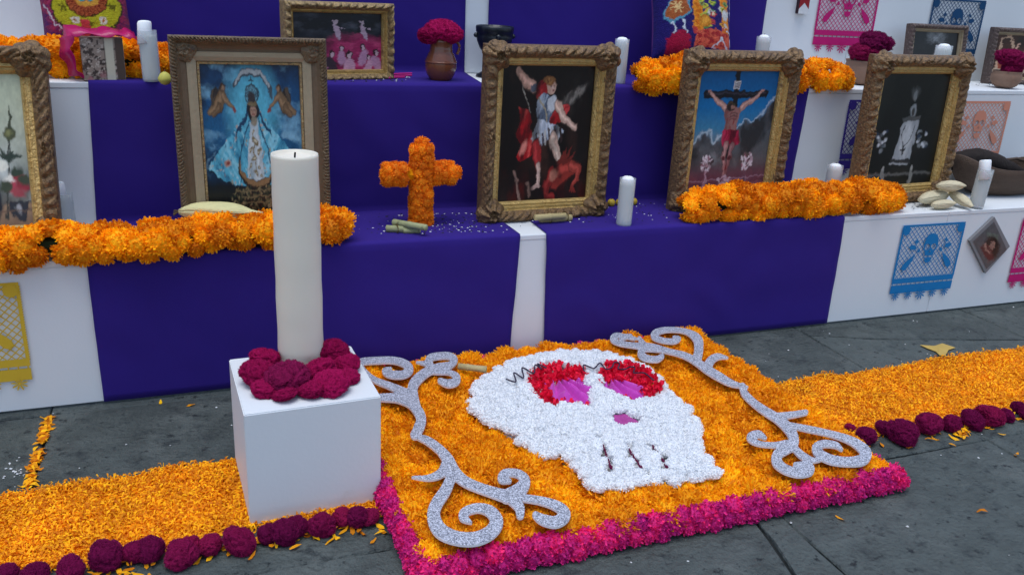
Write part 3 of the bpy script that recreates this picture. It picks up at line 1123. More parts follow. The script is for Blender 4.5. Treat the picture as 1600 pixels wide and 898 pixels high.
def pic_lady():
    rs = random.Random(3)
    p = Paint(176, 244, 1.42, (20, 70, 110), warp=.006, seed=3)
    p.vgrad([(0, (26, 22, 18)), (.19, (18, 24, 30)), (.27, (16, 52, 84)), (.55, (30, 98, 142)), (.8, (16, 76, 124)), (1, (10, 44, 78))])
    sm = np.clip((p.v - .25) * 6, 0, 1)
    p.clouds((126, 178, 204), .50, .72, 6, 2, sm, .85, 2.6)
    p.clouds((10, 36, 66), .50, .74, 7, 12, sm, .9, 2.4)
    p.clouds((150, 196, 216), .56, .72, 11, 32, sm * np.clip((.62 - p.v) * 6, 0, 1), .8, 2.2)
    p.ell(.5, .71, .23, .29, (96, 190, 214), soft=.34, a=.95)
    for s_, x0 in ((1, .19), (-1, .80)):                       # two small winged bodies
        w_ = p.ell(x0 - s_ * .045, .775, .055, .072, (52, 42, 38), -.5 * s_, soft=.02)
        p.folds(w_, (96, 78, 62), (28, 22, 22), 60, 1.2 * s_)
        p.limb([(x0 + s_ * .02, .80), (x0 - s_ * .02, .735), (x0 - s_ * .07, .70), (x0 - s_ * .13, .675)], [.030, .040, .028, .012], (128, 98, 68))
        p.limb([(x0 - s_ * .03, .71), (x0 - s_ * .09, .665)], [.022, .010], (112, 84, 58))
        p.limb([(x0 + s_ * .03, .79), (x0 + s_ * .075, .745), (x0 + s_ * .125, .715)], [.018, .014, .009], (138, 106, 76))
        p.ell(x0 + s_ * .03, .845, .030, .027, (64, 44, 34), soft=.01)
        p.ell(x0 + s_ * .036, .838, .018, .018, (158, 122, 94), soft=.01)
        p.ell(x0 + s_ * .135, .70, .022, .016, (150, 70, 66), soft=.01)
    p.line([(.33, .87), (.37, .90), (.40, .94), (.5, .955), (.60, .94), (.64, .89), (.69, .84), (.70, .78)], [.016, .010, .017, .019, .017, .011, .014, .006], (70, 82, 92))
    p.line([(.34, .875), (.40, .945), (.5, .96), (.60, .945), (.68, .85)], [.006, .009, .012, .009, .006], (178, 182, 180))
    R = [(.44, .70), (.56, .70), (.69, .575), (.84, .45), (.97, .315), (.88, .24), (.72, .20), (.50, .185), (.30, .20), (.14, .24), (.03, .32), (.16, .45), (.31, .575)]
    p.poly([(x + (x - .5) * .03, y - .008) for x, y in R], (14, 36, 56), .01)
    m_ = p.poly(R, (98, 186, 210), soft=.008)
    p.folds(m_ * (p.u < .5), (150, 215, 230), (44, 122, 156), 26, -.9, 3)
    p.folds(m_ * (p.u >= .5), (150, 215, 230), (44, 122, 156), 26, .9, 4)
    p.dots(m_, [(60, 130, 160), (186, 222, 228), (176, 150, 110), (200, 170, 150), (70, 140, 170)], 190, .005, .011, rs)
    for x in (.22, .78):
        p.ell(x, .345, .034, .026, (196, 150, 130), soft=.02)
        p.ell(x, .345, .018, .014, (150, 66, 60), soft=.01)
    for sg in (-1, 1):
        p.line([(.5 + sg * .05, .71), (.5 + sg * .105, .61), (.5 + sg * .165, .545), (.5 + sg * .185, .515)], [.009, .011, .010, .003], (24, 62, 96))
        p.line([(.5 + sg * .05, .63), (.5 + sg * .12, .48), (.5 + sg * .165, .30), (.5 + sg * .15, .225)], .006, (36, 84, 112))
    g_ = p.poly([(.455, .62), (.545, .62), (.59, .22), (.41, .22)], (196, 206, 208), soft=.008)
    p.folds(g_, (226, 230, 228), (140, 160, 170), 30, 1.57, 6)
    p.line([(.50, .56), (.49, .44), (.50, .34), (.51, .25)], .006, (140, 118, 80))
    for x, y, r_ in ((.50, .49, .034), (.465, .43, .022), (.54, .42, .022), (.49, .37, .024), (.455, .32, .018), (.545, .31, .018), (.50, .27, .022), (.44, .26, .014), (.555, .25, .014), (.50, .545, .018)):
        p.ell(x, y, r_, r_ * .7, (132, 112, 76), rs.uniform(-1, 1), soft=.008)
        p.ell(x, y, r_ * .45, r_ * .35, (205, 196, 170), soft=.008)
    p.line([(.345, .375), (.335, .29), (.41, .212), (.51, .19), (.62, .215), (.68, .285), (.672, .36)], [.005, .015, .021, .024, .021, .014, .005], (46, 34, 28))
    p.line([(.35, .36), (.345, .29), (.415, .218), (.51, .198), (.615, .222), (.665, .285), (.665, .35)], [.002, .009, .013, .014, .013, .009, .002], (152, 114, 76))
    p.ell(.503, .69, .060, .070, (30, 26, 34), soft=.01)
    p.ell(.503, .685, .029, .038, (178, 140, 118), soft=.01)
    for sg in (-1, 1):
        p.ell(.503 + sg * .012, .694, .005, .003, (40, 28, 28))
    p.line([(.494, .664), (.512, .664)], .003, (130, 60, 56))
    p.line([(.503, .688), (.504, .676)], .003, (136, 98, 82))
    p.ell(.503, .62, .034, .030, (150, 138, 118), soft=.02)
    p.ell(.50, .795, .074, .066, (44, 62, 74), soft=.008)
    p.ell(.50, .795, .060, .055, (112, 172, 188), soft=.01)
    for k in range(11):
        a = math.pi * k / 10
        p.line([(.50, .77), (.50 + .064 * math.cos(a), .79 + .055 * math.sin(a) * 1.05)], .0035, (58, 74, 84))
    p.ell(.50, .765, .034, .050, (60, 52, 54), soft=.01)
    p.ell(.50, .735, .046, .016, (128, 110, 78), soft=.01)
    p.line([(.50, .85), (.50, .915)], .005, (52, 78, 92))
    p.line([(.48, .89), (.52, .89)], .005, (52, 78, 92))
    base = (p.v < .185) & (np.abs(p.u - .52) < .30 - .6 * np.abs(p.v - .09))
    p.dots(base * 1., [(98, 92, 62), (60, 66, 45), (122, 104, 70), (40, 44, 34), (150, 130, 92), (30, 28, 24)], 260, .005, .014, rs)
    for y in (.155, .115, .075):
        p.line([(.30 + (.155 - y), y), (.74 - (.155 - y), y)], .003, (132, 112, 78))
    p.c *= .80
    p.grain(.25, 60)
    return p


def pic_warrior():
    rs = random.Random(5)
    p = Paint(176, 250, 1.4, (26, 15, 13), warp=.007, seed=5)
    p.clouds((74, 44, 34), .47, .78, 3, 4, 1, .8)
    p.clouds((12, 7, 7), .5, .7, 5, 34, 1, .7)
    p.clouds((104, 96, 86), .5, .82, 4, 14, np.clip((p.u - .5) * 3, 0, 1) * np.clip((p.v - .5) * 3, 0, 1) * np.clip((.95 - p.v) * 5, 0, 1), .75)
    p.clouds((88, 18, 14), .5, .74, 7, 24, np.clip((.30 - p.v) * 5, 0, 1), .9)
    w_ = p.poly([(.60, .71), (.74, .80), (.97, .90), (.90, .82), (.78, .74), (.68, .68)], (86, 78, 72), .05)
    p.folds(w_, (150, 140, 128), (46, 38, 36), 40, .75, 2)
    p.line([(.175, .945), (.31, .655)], .0055, (60, 44, 38))
    p.line([(.178, .945), (.31, .660)], .0030, (196, 184, 166))
    C = [(.185, .71), (.29, .675), (.34, .60), (.31, .55), (.40, .44), (.37, .36), (.24, .29), (.185, .325), (.23, .41), (.17, .50), (.21, .60)]
    c_ = p.poly(C, (176, 20, 28), soft=.012)
    p.folds(c_, (236, 84, 76), (84, 6, 14), 24, 1.2, 3)
    h_ = p.ell(.26, .40, .05, .035, (236, 140, 122), .7, soft=.04)
    p.limb([(.180, .945), (.245, .885), (.335, .845)], [.021, .030, .034], (206, 156, 132))
    p.ell(.178, .955, .026, .020, (210, 164, 140), soft=.01)
    m_ = p.ell(.425, .815, .062, .062, (164, 26, 32), .3, soft=.015)
    p.folds(m_, (224, 72, 70), (84, 8, 14), 30, .6, 6)
    p.ell(.335, .835, .040, .026, (96, 100, 110), .2, soft=.01)
    t_ = p.ell(.465, .675, .090, .118, (96, 106, 122), -.3, soft=.012)
    p.folds(t_, (188, 196, 206), (36, 40, 52), 26, 1.2, 7)
    p.line([(.40, .76), (.47, .68), (.50, .60)], .008, (176, 160, 130))
    p.ell(.545, .72, .052, .060, (212, 212, 212), .4, soft=.02)
    r_ = p.ell(.635, .64, .105, .058, (172, 22, 30), .35, soft=.012)
    p.folds(r_, (230, 76, 74), (78, 6, 12), 26, .5, 9)
    p.limb([(.60, .715), (.68, .635), (.77, .56), (.825, .545)], [.028, .026, .022, .016], (214, 172, 150))
    p.ell(.525, .842, .050, .052, (216, 172, 148), soft=.008)
    p.ell(.505, .885, .060, .036, (148, 96, 54), soft=.012)
    p.dots(p.ell(.50, .885, .055, .03, (140, 90, 50), a=.3), [(186, 132, 78), (90, 52, 30), (168, 112, 62)], 40, .006, .012, rs)
    p.ell(.548, .828, .022, .020, (230, 190, 168), soft=.02)
    for x in (.525, .557):
        p.ell(x, .846, .006, .0045, (62, 36, 30))
    p.line([(.530, .815), (.553, .817)], .003, (150, 62, 56))
    p.line([(.552, .845), (.557, .832)], .003, (150, 106, 88))
    S_ = [(.40, .61), (.55, .58), (.70, .53), (.66, .475), (.59, .45), (.52, .455), (.45, .415), (.34, .455)]
    s_ = p.poly(S_, (188, 194, 204), soft=.012)
    p.folds(s_, (236, 238, 242), (92, 96, 112), 34, 1.9, 11)
    for k in range(10):
        x = .355 + .034 * k
        y = .455 - .02 * math.sin(k * .7) + .004 * k
        p.line([(x, y + .05), (x + .012, y - .035)], .010, (66, 46, 44) if k % 2 else (206, 196, 186), soft=.01)
    p.limb([(.58, .455), (.635, .36), (.66, .30), (.685, .22)], [.044, .036, .028, .018], (218, 180, 158))
    p.ell(.715, .21, .040, .015, (198, 158, 140), -.3, soft=.01)
    p.limb([(.40, .41), (.415, .32), (.435, .24)], [.044, .036, .030], (160, 40, 40))
    p.limb([(.435, .25), (.445, .17), (.44, .115)], [.028, .024, .016], (208, 168, 150))
    p.ell(.415, .095, .048, .016, (206, 166, 150), .15, soft=.01)
    p.limb([(.62, .15), (.72, .215), (.82, .235)], [.055, .060, .040], (160, 52, 42))
    p.limb([(.80, .25), (.885, .235), (.89, .16), (.83, .095)], [.030, .030, .024, .014], (166, 62, 50))
    for k in range(4):
        p.line([(.83, .10), (.80 + .022 * k, .055)], .006, (150, 52, 42))
    p.limb([(.585, .20), (.54, .10), (.55, .03), (.62, .02)], [.040, .036, .026, .014], (140, 36, 32))
    p.ell(.61, .185, .046, .04, (208, 128, 104), .4, soft=.03)
    p.ell(.655, .275, .028, .024, (92, 34, 28), soft=.01)
    for a0, b0 in (((.68, .29), (.80, .40)), ((.72, .28), (.84, .36)), ((.66, .30), (.74, .40))):
        p.line([a0, ((a0[0] + b0[0]) / 2 + .02, (a0[1] + b0[1]) / 2), b0], [.014, .010, .002], (120, 40, 32), soft=.01)
    for a0, b0 in (((.20, .17), (.25, .0)), ((.33, .13), (.355, .03)), ((.17, .22), (.22, .15))):
        p.limb([a0, b0], [.014, .010], (128, 96, 84))
    p.clouds((24, 13, 12), .52, .74, 8, 44, 1, .75)
    p.c *= .9
    p.grain(.22, 60)
    return p


def pic_crucifix():
    rs = random.Random(7)
    p = Paint(160, 226, 1.38, (20, 110, 165), warp=.006, seed=7)
    p.vgrad([(0, (130, 85, 90)), (.09, (110, 62, 74)), (.20, (88, 72, 80)), (.36, (120, 128, 132)), (.52, (60, 125, 160)), (.7, (14, 108, 166)), (1, (8, 86, 144))])
    edge = .46 + .30 * np.clip((p.u - .55) * 2.2, 0, 1) + .16 * (fbm(p.u0 * 7, p.v0 * 6, 3) - .5) * 2
    cl = np.clip((edge - p.v) * 20, 0, 1) * np.clip((p.v - .16) * 8, 0, 1)
    p.put(cl * .95, (86, 86, 88))
    p.put(np.exp(-((edge - p.v) / .018) ** 2) * .65, (206, 216, 220))
    p.clouds((40, 38, 40), .44, .68, 6, 9, cl, .9)
    p.clouds((156, 160, 160), .5, .75, 6, 19, cl * np.clip((.45 - p.v) * 6, 0, 1), .85)
    p.clouds((150, 88, 96), .5, .7, 9, 29, np.clip((.16 - p.v) * 12, 0, 1), .7)
    p.line([(.475, .985), (.485, .28)], .026, (22, 20, 28))
    p.line([(.10, .80), (.86, .80)], .023, (20, 18, 27))
    p.line([(.11, .808), (.85, .808)], .004, (58, 54, 66))
    p.poly([(.44, .92), (.515, .92), (.52, .85), (.437, .85)], (212, 208, 202))
    for y in (.900, .882, .866):
        p.line([(.452, y), (.505, y)], .004, (96, 94, 104))
    F_ = (176, 134, 122)
    p.limb([(.155, .825), (.22, .775), (.29, .735), (.375, .685)], [.011, .015, .019, .024], F_)
    p.limb([(.81, .825), (.74, .775), (.66, .735), (.56, .68)], [.011, .015, .019, .024], F_)
    for x in (.150, .815):
        p.ell(x, .828, .017, .013, (190, 146, 132), soft=.008)
        p.ell(x, .824, .006, .005, (120, 20, 26))
    B = [(.365, .695), (.56, .69), (.555, .61), (.53, .53), (.535, .50), (.385, .50), (.39, .55), (.365, .62)]
    b_ = p.poly(B, (150, 104, 98), soft=.01)
    p.put(b_ * np.clip((.46 - p.u) * 9, 0, 1) * .75, (76, 44, 50))
    for y in (.64, .615, .59):
        p.line([(.44, y), (.525, y + .006)], .004, (104, 66, 64))
    for k in range(16):
        x = rs.uniform(.39, .55)
        y = rs.uniform(.52, .68)
        p.line([(x, y), (x + rs.uniform(-.006, .006), y - .03)], .0022, (134, 30, 34))
    p.ell(.43, .705, .052, .046, (44, 28, 30), soft=.01)
    p.ell(.452, .692, .025, .026, (158, 112, 98), soft=.008)
    p.line([(.40, .728), (.44, .738), (.475, .722)], .006, (70, 58, 40))
    p.ell(.455, .674, .018, .010, (52, 32, 30), soft=.006)
    K = [(.365, .51), (.575, .51), (.60, .40), (.585, .372), (.53, .362), (.45, .372), (.375, .366)]
    k_ = p.poly(K, (146, 16, 48), soft=.008)
    p.folds(k_, (196, 46, 84), (70, 6, 26), 36, 1.5, 5)
    p.limb([(.435, .365), (.425, .27), (.44, .19), (.455, .11)], [.030, .027, .022, .013], (158, 112, 108))
    p.limb([(.51, .365), (.505, .27), (.49, .19), (.475, .12)], [.030, .026, .021, .013], (134, 90, 90))
    for x in (.425, .505):
        p.ell(x, .262, .023, .020, (84, 30, 40), soft=.012)
    p.dots(p.ell(.465, .18, .05, .08, (120, 60, 64), a=.12), [(120, 26, 34), (92, 20, 30)], 24, .003, .007, rs)
    cols = [(208, 194, 198), (168, 144, 150), (66, 50, 56), (226, 212, 214), (150, 96, 110), (92, 76, 72)]
    for cx, cy in ((.22, .225), (.73, .235)):
        v_ = p.poly([(cx - .03, .175), (cx + .03, .175), (cx + .012, .12), (cx + .038, .075), (cx + .02, .02), (cx - .03, .02), (cx - .045, .075), (cx - .014, .12)], (118, 78, 90), .01)
        p.folds(v_, (190, 150, 160), (62, 34, 44), 40, 1.5, 4)
        for k in range(46):
            a, q = k * 2.4, math.sqrt(k / 46)
            p.ell(cx + .075 * q * math.cos(a), cy + .07 * q * math.sin(a), rs.uniform(.010, .019), rs.uniform(.010, .017), rs.choice(cols), rs.uniform(-1, 1), soft=.006)
    for k in range(44):
        p.ell(.465 + rs.gauss(0, .045), .07 + rs.gauss(0, .018), rs.uniform(.012, .022), rs.uniform(.010, .017), rs.choice([(200, 165, 172), (170, 120, 130), (110, 66, 78), (222, 196, 200)]), soft=.008)
    p.line([(0, .075), (1, .10)], .003, (168, 128, 138))
    p.line([(0, .045), (1, .065)], .002, (84, 46, 56))
    p.grain(.16, 60)
    return p


def pic_robed():
    p = Paint(150, 216, 1.5, (18, 18, 16), warp=.005, seed=9)
    p.clouds((44, 44, 40), .4, .8, 3, 5, 1, .6)
    p.ell(.52, .83, .062, .055, (70, 72, 70), soft=.04)
    p.ell(.53, .81, .028, .05, (120, 122, 120), soft=.03)
    p.ell(.53, .67, .045, .06, (135, 138, 138), soft=.03)
    p.ell(.53, .655, .022, .035, (60, 58, 56), soft=.02)
    p.poly([(.42, .60), (.64, .60), (.64, .45), (.61, .24), (.35, .22), (.39, .40)], (150, 153, 155), soft=.02)
    p.ell(.50, .42, .075, .16, (180, 182, 182), .05, soft=.08)
    p.line([(.45, .54), (.43, .44), (.47, .36), (.50, .35), (.56, .42), (.59, .54)], .004, (58, 56, 56))
    p.line([(.49, .35), (.49, .28)], .007, (38, 36, 36))
    p.line([(.455, .32), (.525, .325)], .006, (38, 36, 36))
    p.line([(.42, .595), (.64, .60)], .014, (80, 80, 78))
    p.line([(.34, .22), (.62, .20)], [.016, .012], (48, 46, 46))
    p.line([(.32, .205), (.58, .185)], .006, (150, 150, 150))
    for cx, cy in ((.14, .41), (.74, .43)):
        for k in range(12):
            p.ell(cx + random.uniform(-.08, .08), cy + random.uniform(-.09, .08), .024, .017, random.choice([(190, 192, 195), (85, 90, 95), (45, 55, 72), (125, 128, 130)]), soft=.02)
    p.poly([(.0, .115), (.95, .105), (.97, .085), (0, .085)], (95, 92, 88), soft=.03)
    for cx in (.25, .67):
        p.line([(cx, .14), (cx + .01, .07), (cx - .02, .01)], [.02, .028, .02], (125, 122, 116), soft=.02)
        p.ell(cx + .005, .155, .018, .018, (150, 146, 140), soft=.014)
    p.grain(.2)
    return p


def pic_flames():
    p = Paint(190, 120, .62, (22, 24, 32), seed=11)
    p.clouds((95, 98, 108), .5, .8, 5, 6, np.clip((p.v - .5) * 4, 0, 1), .8)
    p.clouds((22, 30, 52), .4, .8, 4, 16, 1, .6)
    fl = np.clip((.62 + .3 * (fbm(p.u0 * 5, p.v0 * 4, 8) - .5) + .18 * (p.u - .5) - p.v) * 5, 0, 1) * np.clip((p.u - .22) * 4, 0, 1)
    p.put(fl * .95, (165, 30, 85))
    p.clouds((215, 75, 120), .5, .75, 7, 21, fl, .8)
    p.clouds((85, 14, 46), .5, .78, 6, 25, fl, .9)
    for x, y, s in ((.42, .24, 1), (.62, .22, 1.1), (.53, .34, .8), (.78, .36, .9), (.93, .26, .9), (.30, .26, .9), (.20, .20, 1), (.84, .18, .8)):
        p.ell(x, y - .16 * s, .058 * s, .16 * s, random.choice([(190, 135, 160), (205, 150, 168), (60, 40, 52)]), random.uniform(-.2, .2), soft=.03)
        p.ell(x, y + .045, .034 * s, .07 * s, (50, 24, 34), soft=.012)
        p.ell(x + .004, y + .03, .021 * s, .048 * s, (205, 165, 170), soft=.012)
    for x in (.49, .79):
        p.ell(x, .66, .032, .13, (190, 160, 172), .12, soft=.02)
        p.ell(x - .01, .83, .018, .04, (190, 165, 170), soft=.012)
        p.line([(x, .74), (x + .08, .72)], [.012, .008], (195, 168, 176))
        p.line([(x, .74), (x - .05, .86)], [.012, .008], (195, 168, 176))
    p.grain(.25)
    return p


def pic_smoke():
    p = Paint(80, 60, .75, (34, 32, 32), seed=13)
    p.clouds((150, 150, 150), .45, .75, 6, 6, np.exp(-((p.u - .5) / .18) ** 2) * np.clip((p.v - .55) * 4, 0, 1), .9, .6)
    p.ell(.52, .2, .14, .24, (95, 92, 90), soft=.1)
    p.ell(.52, .45, .06, .09, (140, 130, 122), soft=.05)
    p.grain(.2)
    return p


def pic_supper():
    p = Paint(80, 60, .75, (70, 35, 26), seed=15)
    p.clouds((28, 16, 14), .45, .7, 4, 6, 1, .9)
    p.line([(.12, .1), (.12, .9), (.3, .97), (.38, .7)], [.05, .02, .02, .03], (200, 160, 130), soft=.03)
    for x, y in ((.2, .4), (.35, .5), (.5, .45), (.65, .5), (.8, .42), (.9, .5)):
        p.ell(x, y - .2, .07, .22, random.choice([(150, 60, 40), (60, 50, 70), (170, 120, 80)]), soft=.04)
        p.ell(x, y + .08, .03, .05, (205, 160, 135), soft=.02)
    p.line([(0, .15), (1, .15)], .06, (190, 165, 140), soft=.03)
    p.line([(.3, .25), (.5, .8)], [.03, .02], (215, 165, 140), soft=.04)
    p.grain(.2)
    return p


frame('carved gold frame cut off at the far left, pale picture with a vase of flowers', (-.016, .12, H1), .02, .30, .42, .57, .072, 'ornate', pic_vase(), 2)
frame('broad bronze and silver frame with a blue robed lady, behind the tall candle', (.7295, .13, H1), .0207, .057, .4437, .605, .080, 'plain', pic_lady(), 3)
frame('carved gold frame with a dark picture of a red cloaked warrior, in the middle', (1.6937, .1925, H1), .045, .0, .486, .602, .068, 'ornate', pic_warrior(), 5)
frame('carved gold frame with a crucifixion under blue sky and dark cloud', (2.4703, .2141, H1), .0936, .0, .5294, .598, .074, 'ornate', pic_crucifix(), 7)
frame('carved gold frame with a pale robed figure on black, beside the wooden bowl', (3.2915, .1684, H1), .0814, .0192, .5422, .603, .074, 'ornate', pic_robed(), 9)
frame('wide leaf carved frame with figures among crimson flames, on the middle step', (1.0788, .4429, H2), .2401, .0094, .3934, .2575, .036, 'leaf', pic_flames(), 11)
frame('small dark carved frame with white smoke on black, top right behind a candle', (3.9074, .62, H2), -.06, .12, .3245, .266, .034, 'small', pic_smoke(), 13)
frame('small dark carved frame with a reddish brown scene, cut off at the right edge', (4.4507, .655, H2), -.0578, .0516, .36, .2647, .034, 'small', pic_supper(), 15)

# ------------------------------------------------------------------ pedestal, tall candle, cockscomb ring
BX, BY, BW, BD, BH, BR = .8284, -.7466, .3165, .3162, .2941, .0376
mb = MB()
mb.box((BW / 2, BD / 2, BH / 2), (BW, BD, BH))
me = mb.mesh('pedestal', M['block'])
bm = bmesh.new()
bm.from_mesh(me)
bmesh.ops.bevel(bm, geom=bm.edges[:], offset=.0025, segments=2, affect='EDGES')
bm.to_mesh(me)
bm.free()
ped = link('pedestal', me, None, (BX, BY, .002))
ped.rotation_euler = (0, 0, BR)
tag(ped, 'white painted cube pedestal standing on the petals under the tall candle', 'pedestal')
PC = at(471, 566, 'z', BH)
ct = top_z(PC, 242)
rb = 34.5 / ppm(PC)
rt_ = 36.5 / ppm((PC[0], PC[1], ct))
ch = ct - BH
pil = thing('pillar_candle', 'tall thick cream pillar candle standing on the white cube pedestal', 'candle', (PC[0], PC[1], BH + .003))
mb = MB()
prof = [(0, 0), (rb * .98, 0)]
for k in range(1, 13):
    s = k / 12
    prof.append((rb + (rt_ - rb) * s + .0008 * math.sin(k * 2.1), (ch - .006) * s))
prof += [(rt_ * .985, ch), (rt_ * .955, ch + .0005), (rt_ * .93, ch - .004), (rt_ * .80, ch - .010), (rt_ * .4, ch - .013), (0, ch - .0135)]
mb.lathe(prof, 56)
link('wax_body', mb.mesh('wax_body', M['wax'], True), pil)
mb = MB()
mb.tube([(0, 0, ch - .014), (.0005, 0, ch - .006), (.0015, .0005, ch + .003)], .0022, 6)
link('wick', mb.mesh('wick', M['wick']), pil)

ringlab = ['far left of the candle', 'behind the left edge of the candle', 'dark round one at the front left of the candle', 'low flat one at the front left rim', 'low one at the front middle',
           'front right of the candle', 'right side of the ring', 'tall one behind the candle on the right', 'rear right corner of the ring', 'far right rim', 'front left rim']
for k, (px, py, rp, bright, sz) in enumerate([(404, 583, 25, 1, .9), (414, 560, 22, 1, .9), (449, 590, 30, 0, .85), (445, 615, 18, 1, .62), (488, 608, 19, 1, .8), (500, 577, 22, 1, .95),
                                              (517, 598, 24, 1, .85), (521, 549, 23, 1, 1.0), (543, 568, 17, 1, .95), (546, 588, 15, 1, .85), (416, 607, 19, 1, .7)]):
    P0 = at(px, py, 'z', BH + .03)
    r_ = rp / ppm(P0) * 1.22
    sz *= .82
    zc = BH + .003 + r_ * .66 * sz
    P0 = at(px, py, 'z', zc)
    o = link('cockscomb_flower', (CCB if bright else CC)[k % 4], None, (P0[0], P0[1], zc), nquat((random.uniform(-.3, .3), random.uniform(-.3, .3), 1), random.random() * 6), (r_, r_, r_ * sz))
    tag(o, 'crimson cockscomb on the white pedestal, ' + ringlab[k], 'flower', 'cockscomb heads ringing the tall candle')

# ------------------------------------------------------------------ rows of cockscomb heads on the ground
ordn = ['first', 'second', 'third', 'fourth', 'fifth', 'sixth', 'seventh', 'eighth', 'ninth', 'tenth', 'eleventh', 'twelfth']


def row(lst, text, grp, from_):
    for k, (px, py, rp) in enumerate(lst):
        r_ = max(.013, rp / ppm(at(px, py, 'z', .03)) * random.uniform(.92, 1.06))
        P0 = at(px, py, 'z', r_ * .72)
        o = link('cockscomb_flower', CC[(k * 3 + len(lst)) % 4], None, (P0[0], P0[1], r_ * .74), nquat((random.uniform(-.5, .5), random.uniform(-.6, .1), 1), random.random() * 6),
                 (r_ * random.uniform(.9, 1.22), r_ * random.uniform(.85, 1.1), r_ * random.uniform(.80, 1.08)))
        tag(o, f'{ordn[k]} dark magenta cockscomb head from the left {text}', 'flower', grp)


row([(8, 898, 22), (55, 895, 20), (109, 890, 25), (165, 868, 27), (211, 862, 21), (235, 858, 22), (283, 866, 22), (297, 852, 16), (329, 851, 17), (374, 845, 24)],
    'fronting the left petal path', 'cockscomb row at the left petal path', 'l')
row([(418, 834, 18), (444, 832, 24), (464, 822, 18), (503, 820, 22), (536, 808, 17), (558, 808, 18), (578, 807, 15)],
    'at the foot of the white pedestal', 'cockscomb row at the pedestal foot', 'm')
row([(1328, 668, 9), (1354, 680, 19), (1381, 668, 14), (1411, 675, 22), (1451, 662, 20), (1487, 662, 17), (1519, 656, 17), (1548, 650, 20), (1574, 649, 13), (1591, 637, 12), (1606, 646, 14)],
    'fronting the right petal path', 'cockscomb row at the right petal path', 'r')


# ------------------------------------------------------------------ loose petals
def petals(n, sampler, L=(.020, .034), W=(.0035, .0062), z=(.002, .02), tilt=.45, seed=0):
    g = np.random.default_rng(seed)
    xy = sampler(n, g)
    n = len(xy)
    ph = g.uniform(0, 2 * np.pi, n)
    l = g.uniform(*L, n) / 2
    w = g.uniform(*W, n)
    zc = g.uniform(z[0], z[1], n)
    dx, dy = np.cos(ph), np.sin(ph)
    sl = g.normal(0, tilt, n)
    curl = g.normal(.0, .004, n)
    V = np.zeros((n, 7, 3))
    for k, (s, ww, cz) in enumerate(((-1, 0, 0), (-.35, -1, 1), (-.35, 1, 1), (.45, -.9, 1), (.45, .9, 1), (1, -.35, -.4), (1, .35, -.4))):
        roll = g.normal(0, .0016, n)
        V[:, k, 0] = xy[:, 0] + dx * l * s - dy * w * ww
        V[:, k, 1] = xy[:, 1] + dy * l * s + dx * w * ww
        V[:, k, 2] = np.maximum(.001, zc + sl * l * s + curl * cz + roll * ww)
    base = (np.arange(n) * 7)[:, None]
    F3 = (base + np.array([[0, 2, 1]])).tolist()
    F4 = (base + np.array([[1, 2, 4, 3]])).tolist() + (base + np.array([[3, 4, 6, 5]])).tolist()
    tone = np.repeat(g.uniform(0, 1, n), 7)
    mb = MB()
    mb.v = V.reshape(-1, 3).tolist()
    mb.f = F3 + F4
    mb.t = tone.tolist()
    return mb


def path_sampler(x0, x1, yf, yb, edge=.02):
    def s(n, g):
        x = g.uniform(x0, x1, n)
        u = g.uniform(0, 1, n)
        a = np.array([yf(t) for t in x])
        b = np.array([yb(t) for t in x])
        j = (vnoise(x * 9, x * 0 + 3, 2) - .5) * edge * 2
        y = a + (b - a) * u
        y = np.where(u > .9, y + j * (u - .9) * 10 + g.normal(0, .008, n) * (u > .96), y)
        y = np.where(u < .05, y + g.normal(0, .012, n), y)
        return np.column_stack([x, y])
    return s


def mound(x0, x1, yf, yb, hgt):
    mb = MB()
    nx, ny = int((x1 - x0) / .03), 14
    V, F = [], []
    for i in range(nx + 1):
        x = x0 + (x1 - x0) * i / nx
        a, b = yf(x) + .012, yb(x) - .012
        for j in range(ny + 1):
            s = j / ny
            e = min(1, min(s, 1 - s) * 6) * min(1, min(i, nx - i) / 1.0 + .0)
            V.append((x, a + (b - a) * s, .001 + hgt * e * (.75 + .5 * noise.noise(Vector((x * 7, s * 3, hgt * 50))))))
    for i in range(nx):
        for j in range(ny):
            k = i * (ny + 1) + j
            F.append((k, k + ny + 1, k + ny + 2, k + 1))
    mb.add(V, F)
    return mb


lyf, lyb = (lambda x: -.775 + .02 * math.sin(x * 9)), (lambda x: -.445 + .035 * (x - .3))
ryf, ryb = (lambda x: -.80 + .012 * math.sin(x * 7)), (lambda x: -.428 + .022 * (x - 2.6))
for nm, x0, x1, a, b, n, lab, sd_ in (('petal_path', -.9, 1.17, lyf, lyb, 56000, 'long band of loose orange marigold petals on the stone, left of and around the pedestal', 1),
                                      ('petal_path', 2.50, 5.0, ryf, ryb, 74000, 'long band of loose orange marigold petals on the stone, right of the skull carpet', 2)):
    root = thing(nm, lab, 'petal path', ((x0 + x1) / 2, -.6, 0), 'petal paths across the stones')
    md = shift(mound(x0, x1, a, b, .006), org(root))
    ob = link('petal_bed', md.mesh('petal_bed', M['mat_orange'], True), root)
    ob['kind'] = 'stuff'
    pm = petals(n, path_sampler(x0, x1, a, b), L=(.011, .020), W=(.0014, .0028), z=(.003, .011), tilt=.13, seed=sd_)
    ob = link('loose_petals', shift(pm, org(root)).mesh('loose_petals', M['strip_petal']), root)
    ob['kind'] = 'stuff'


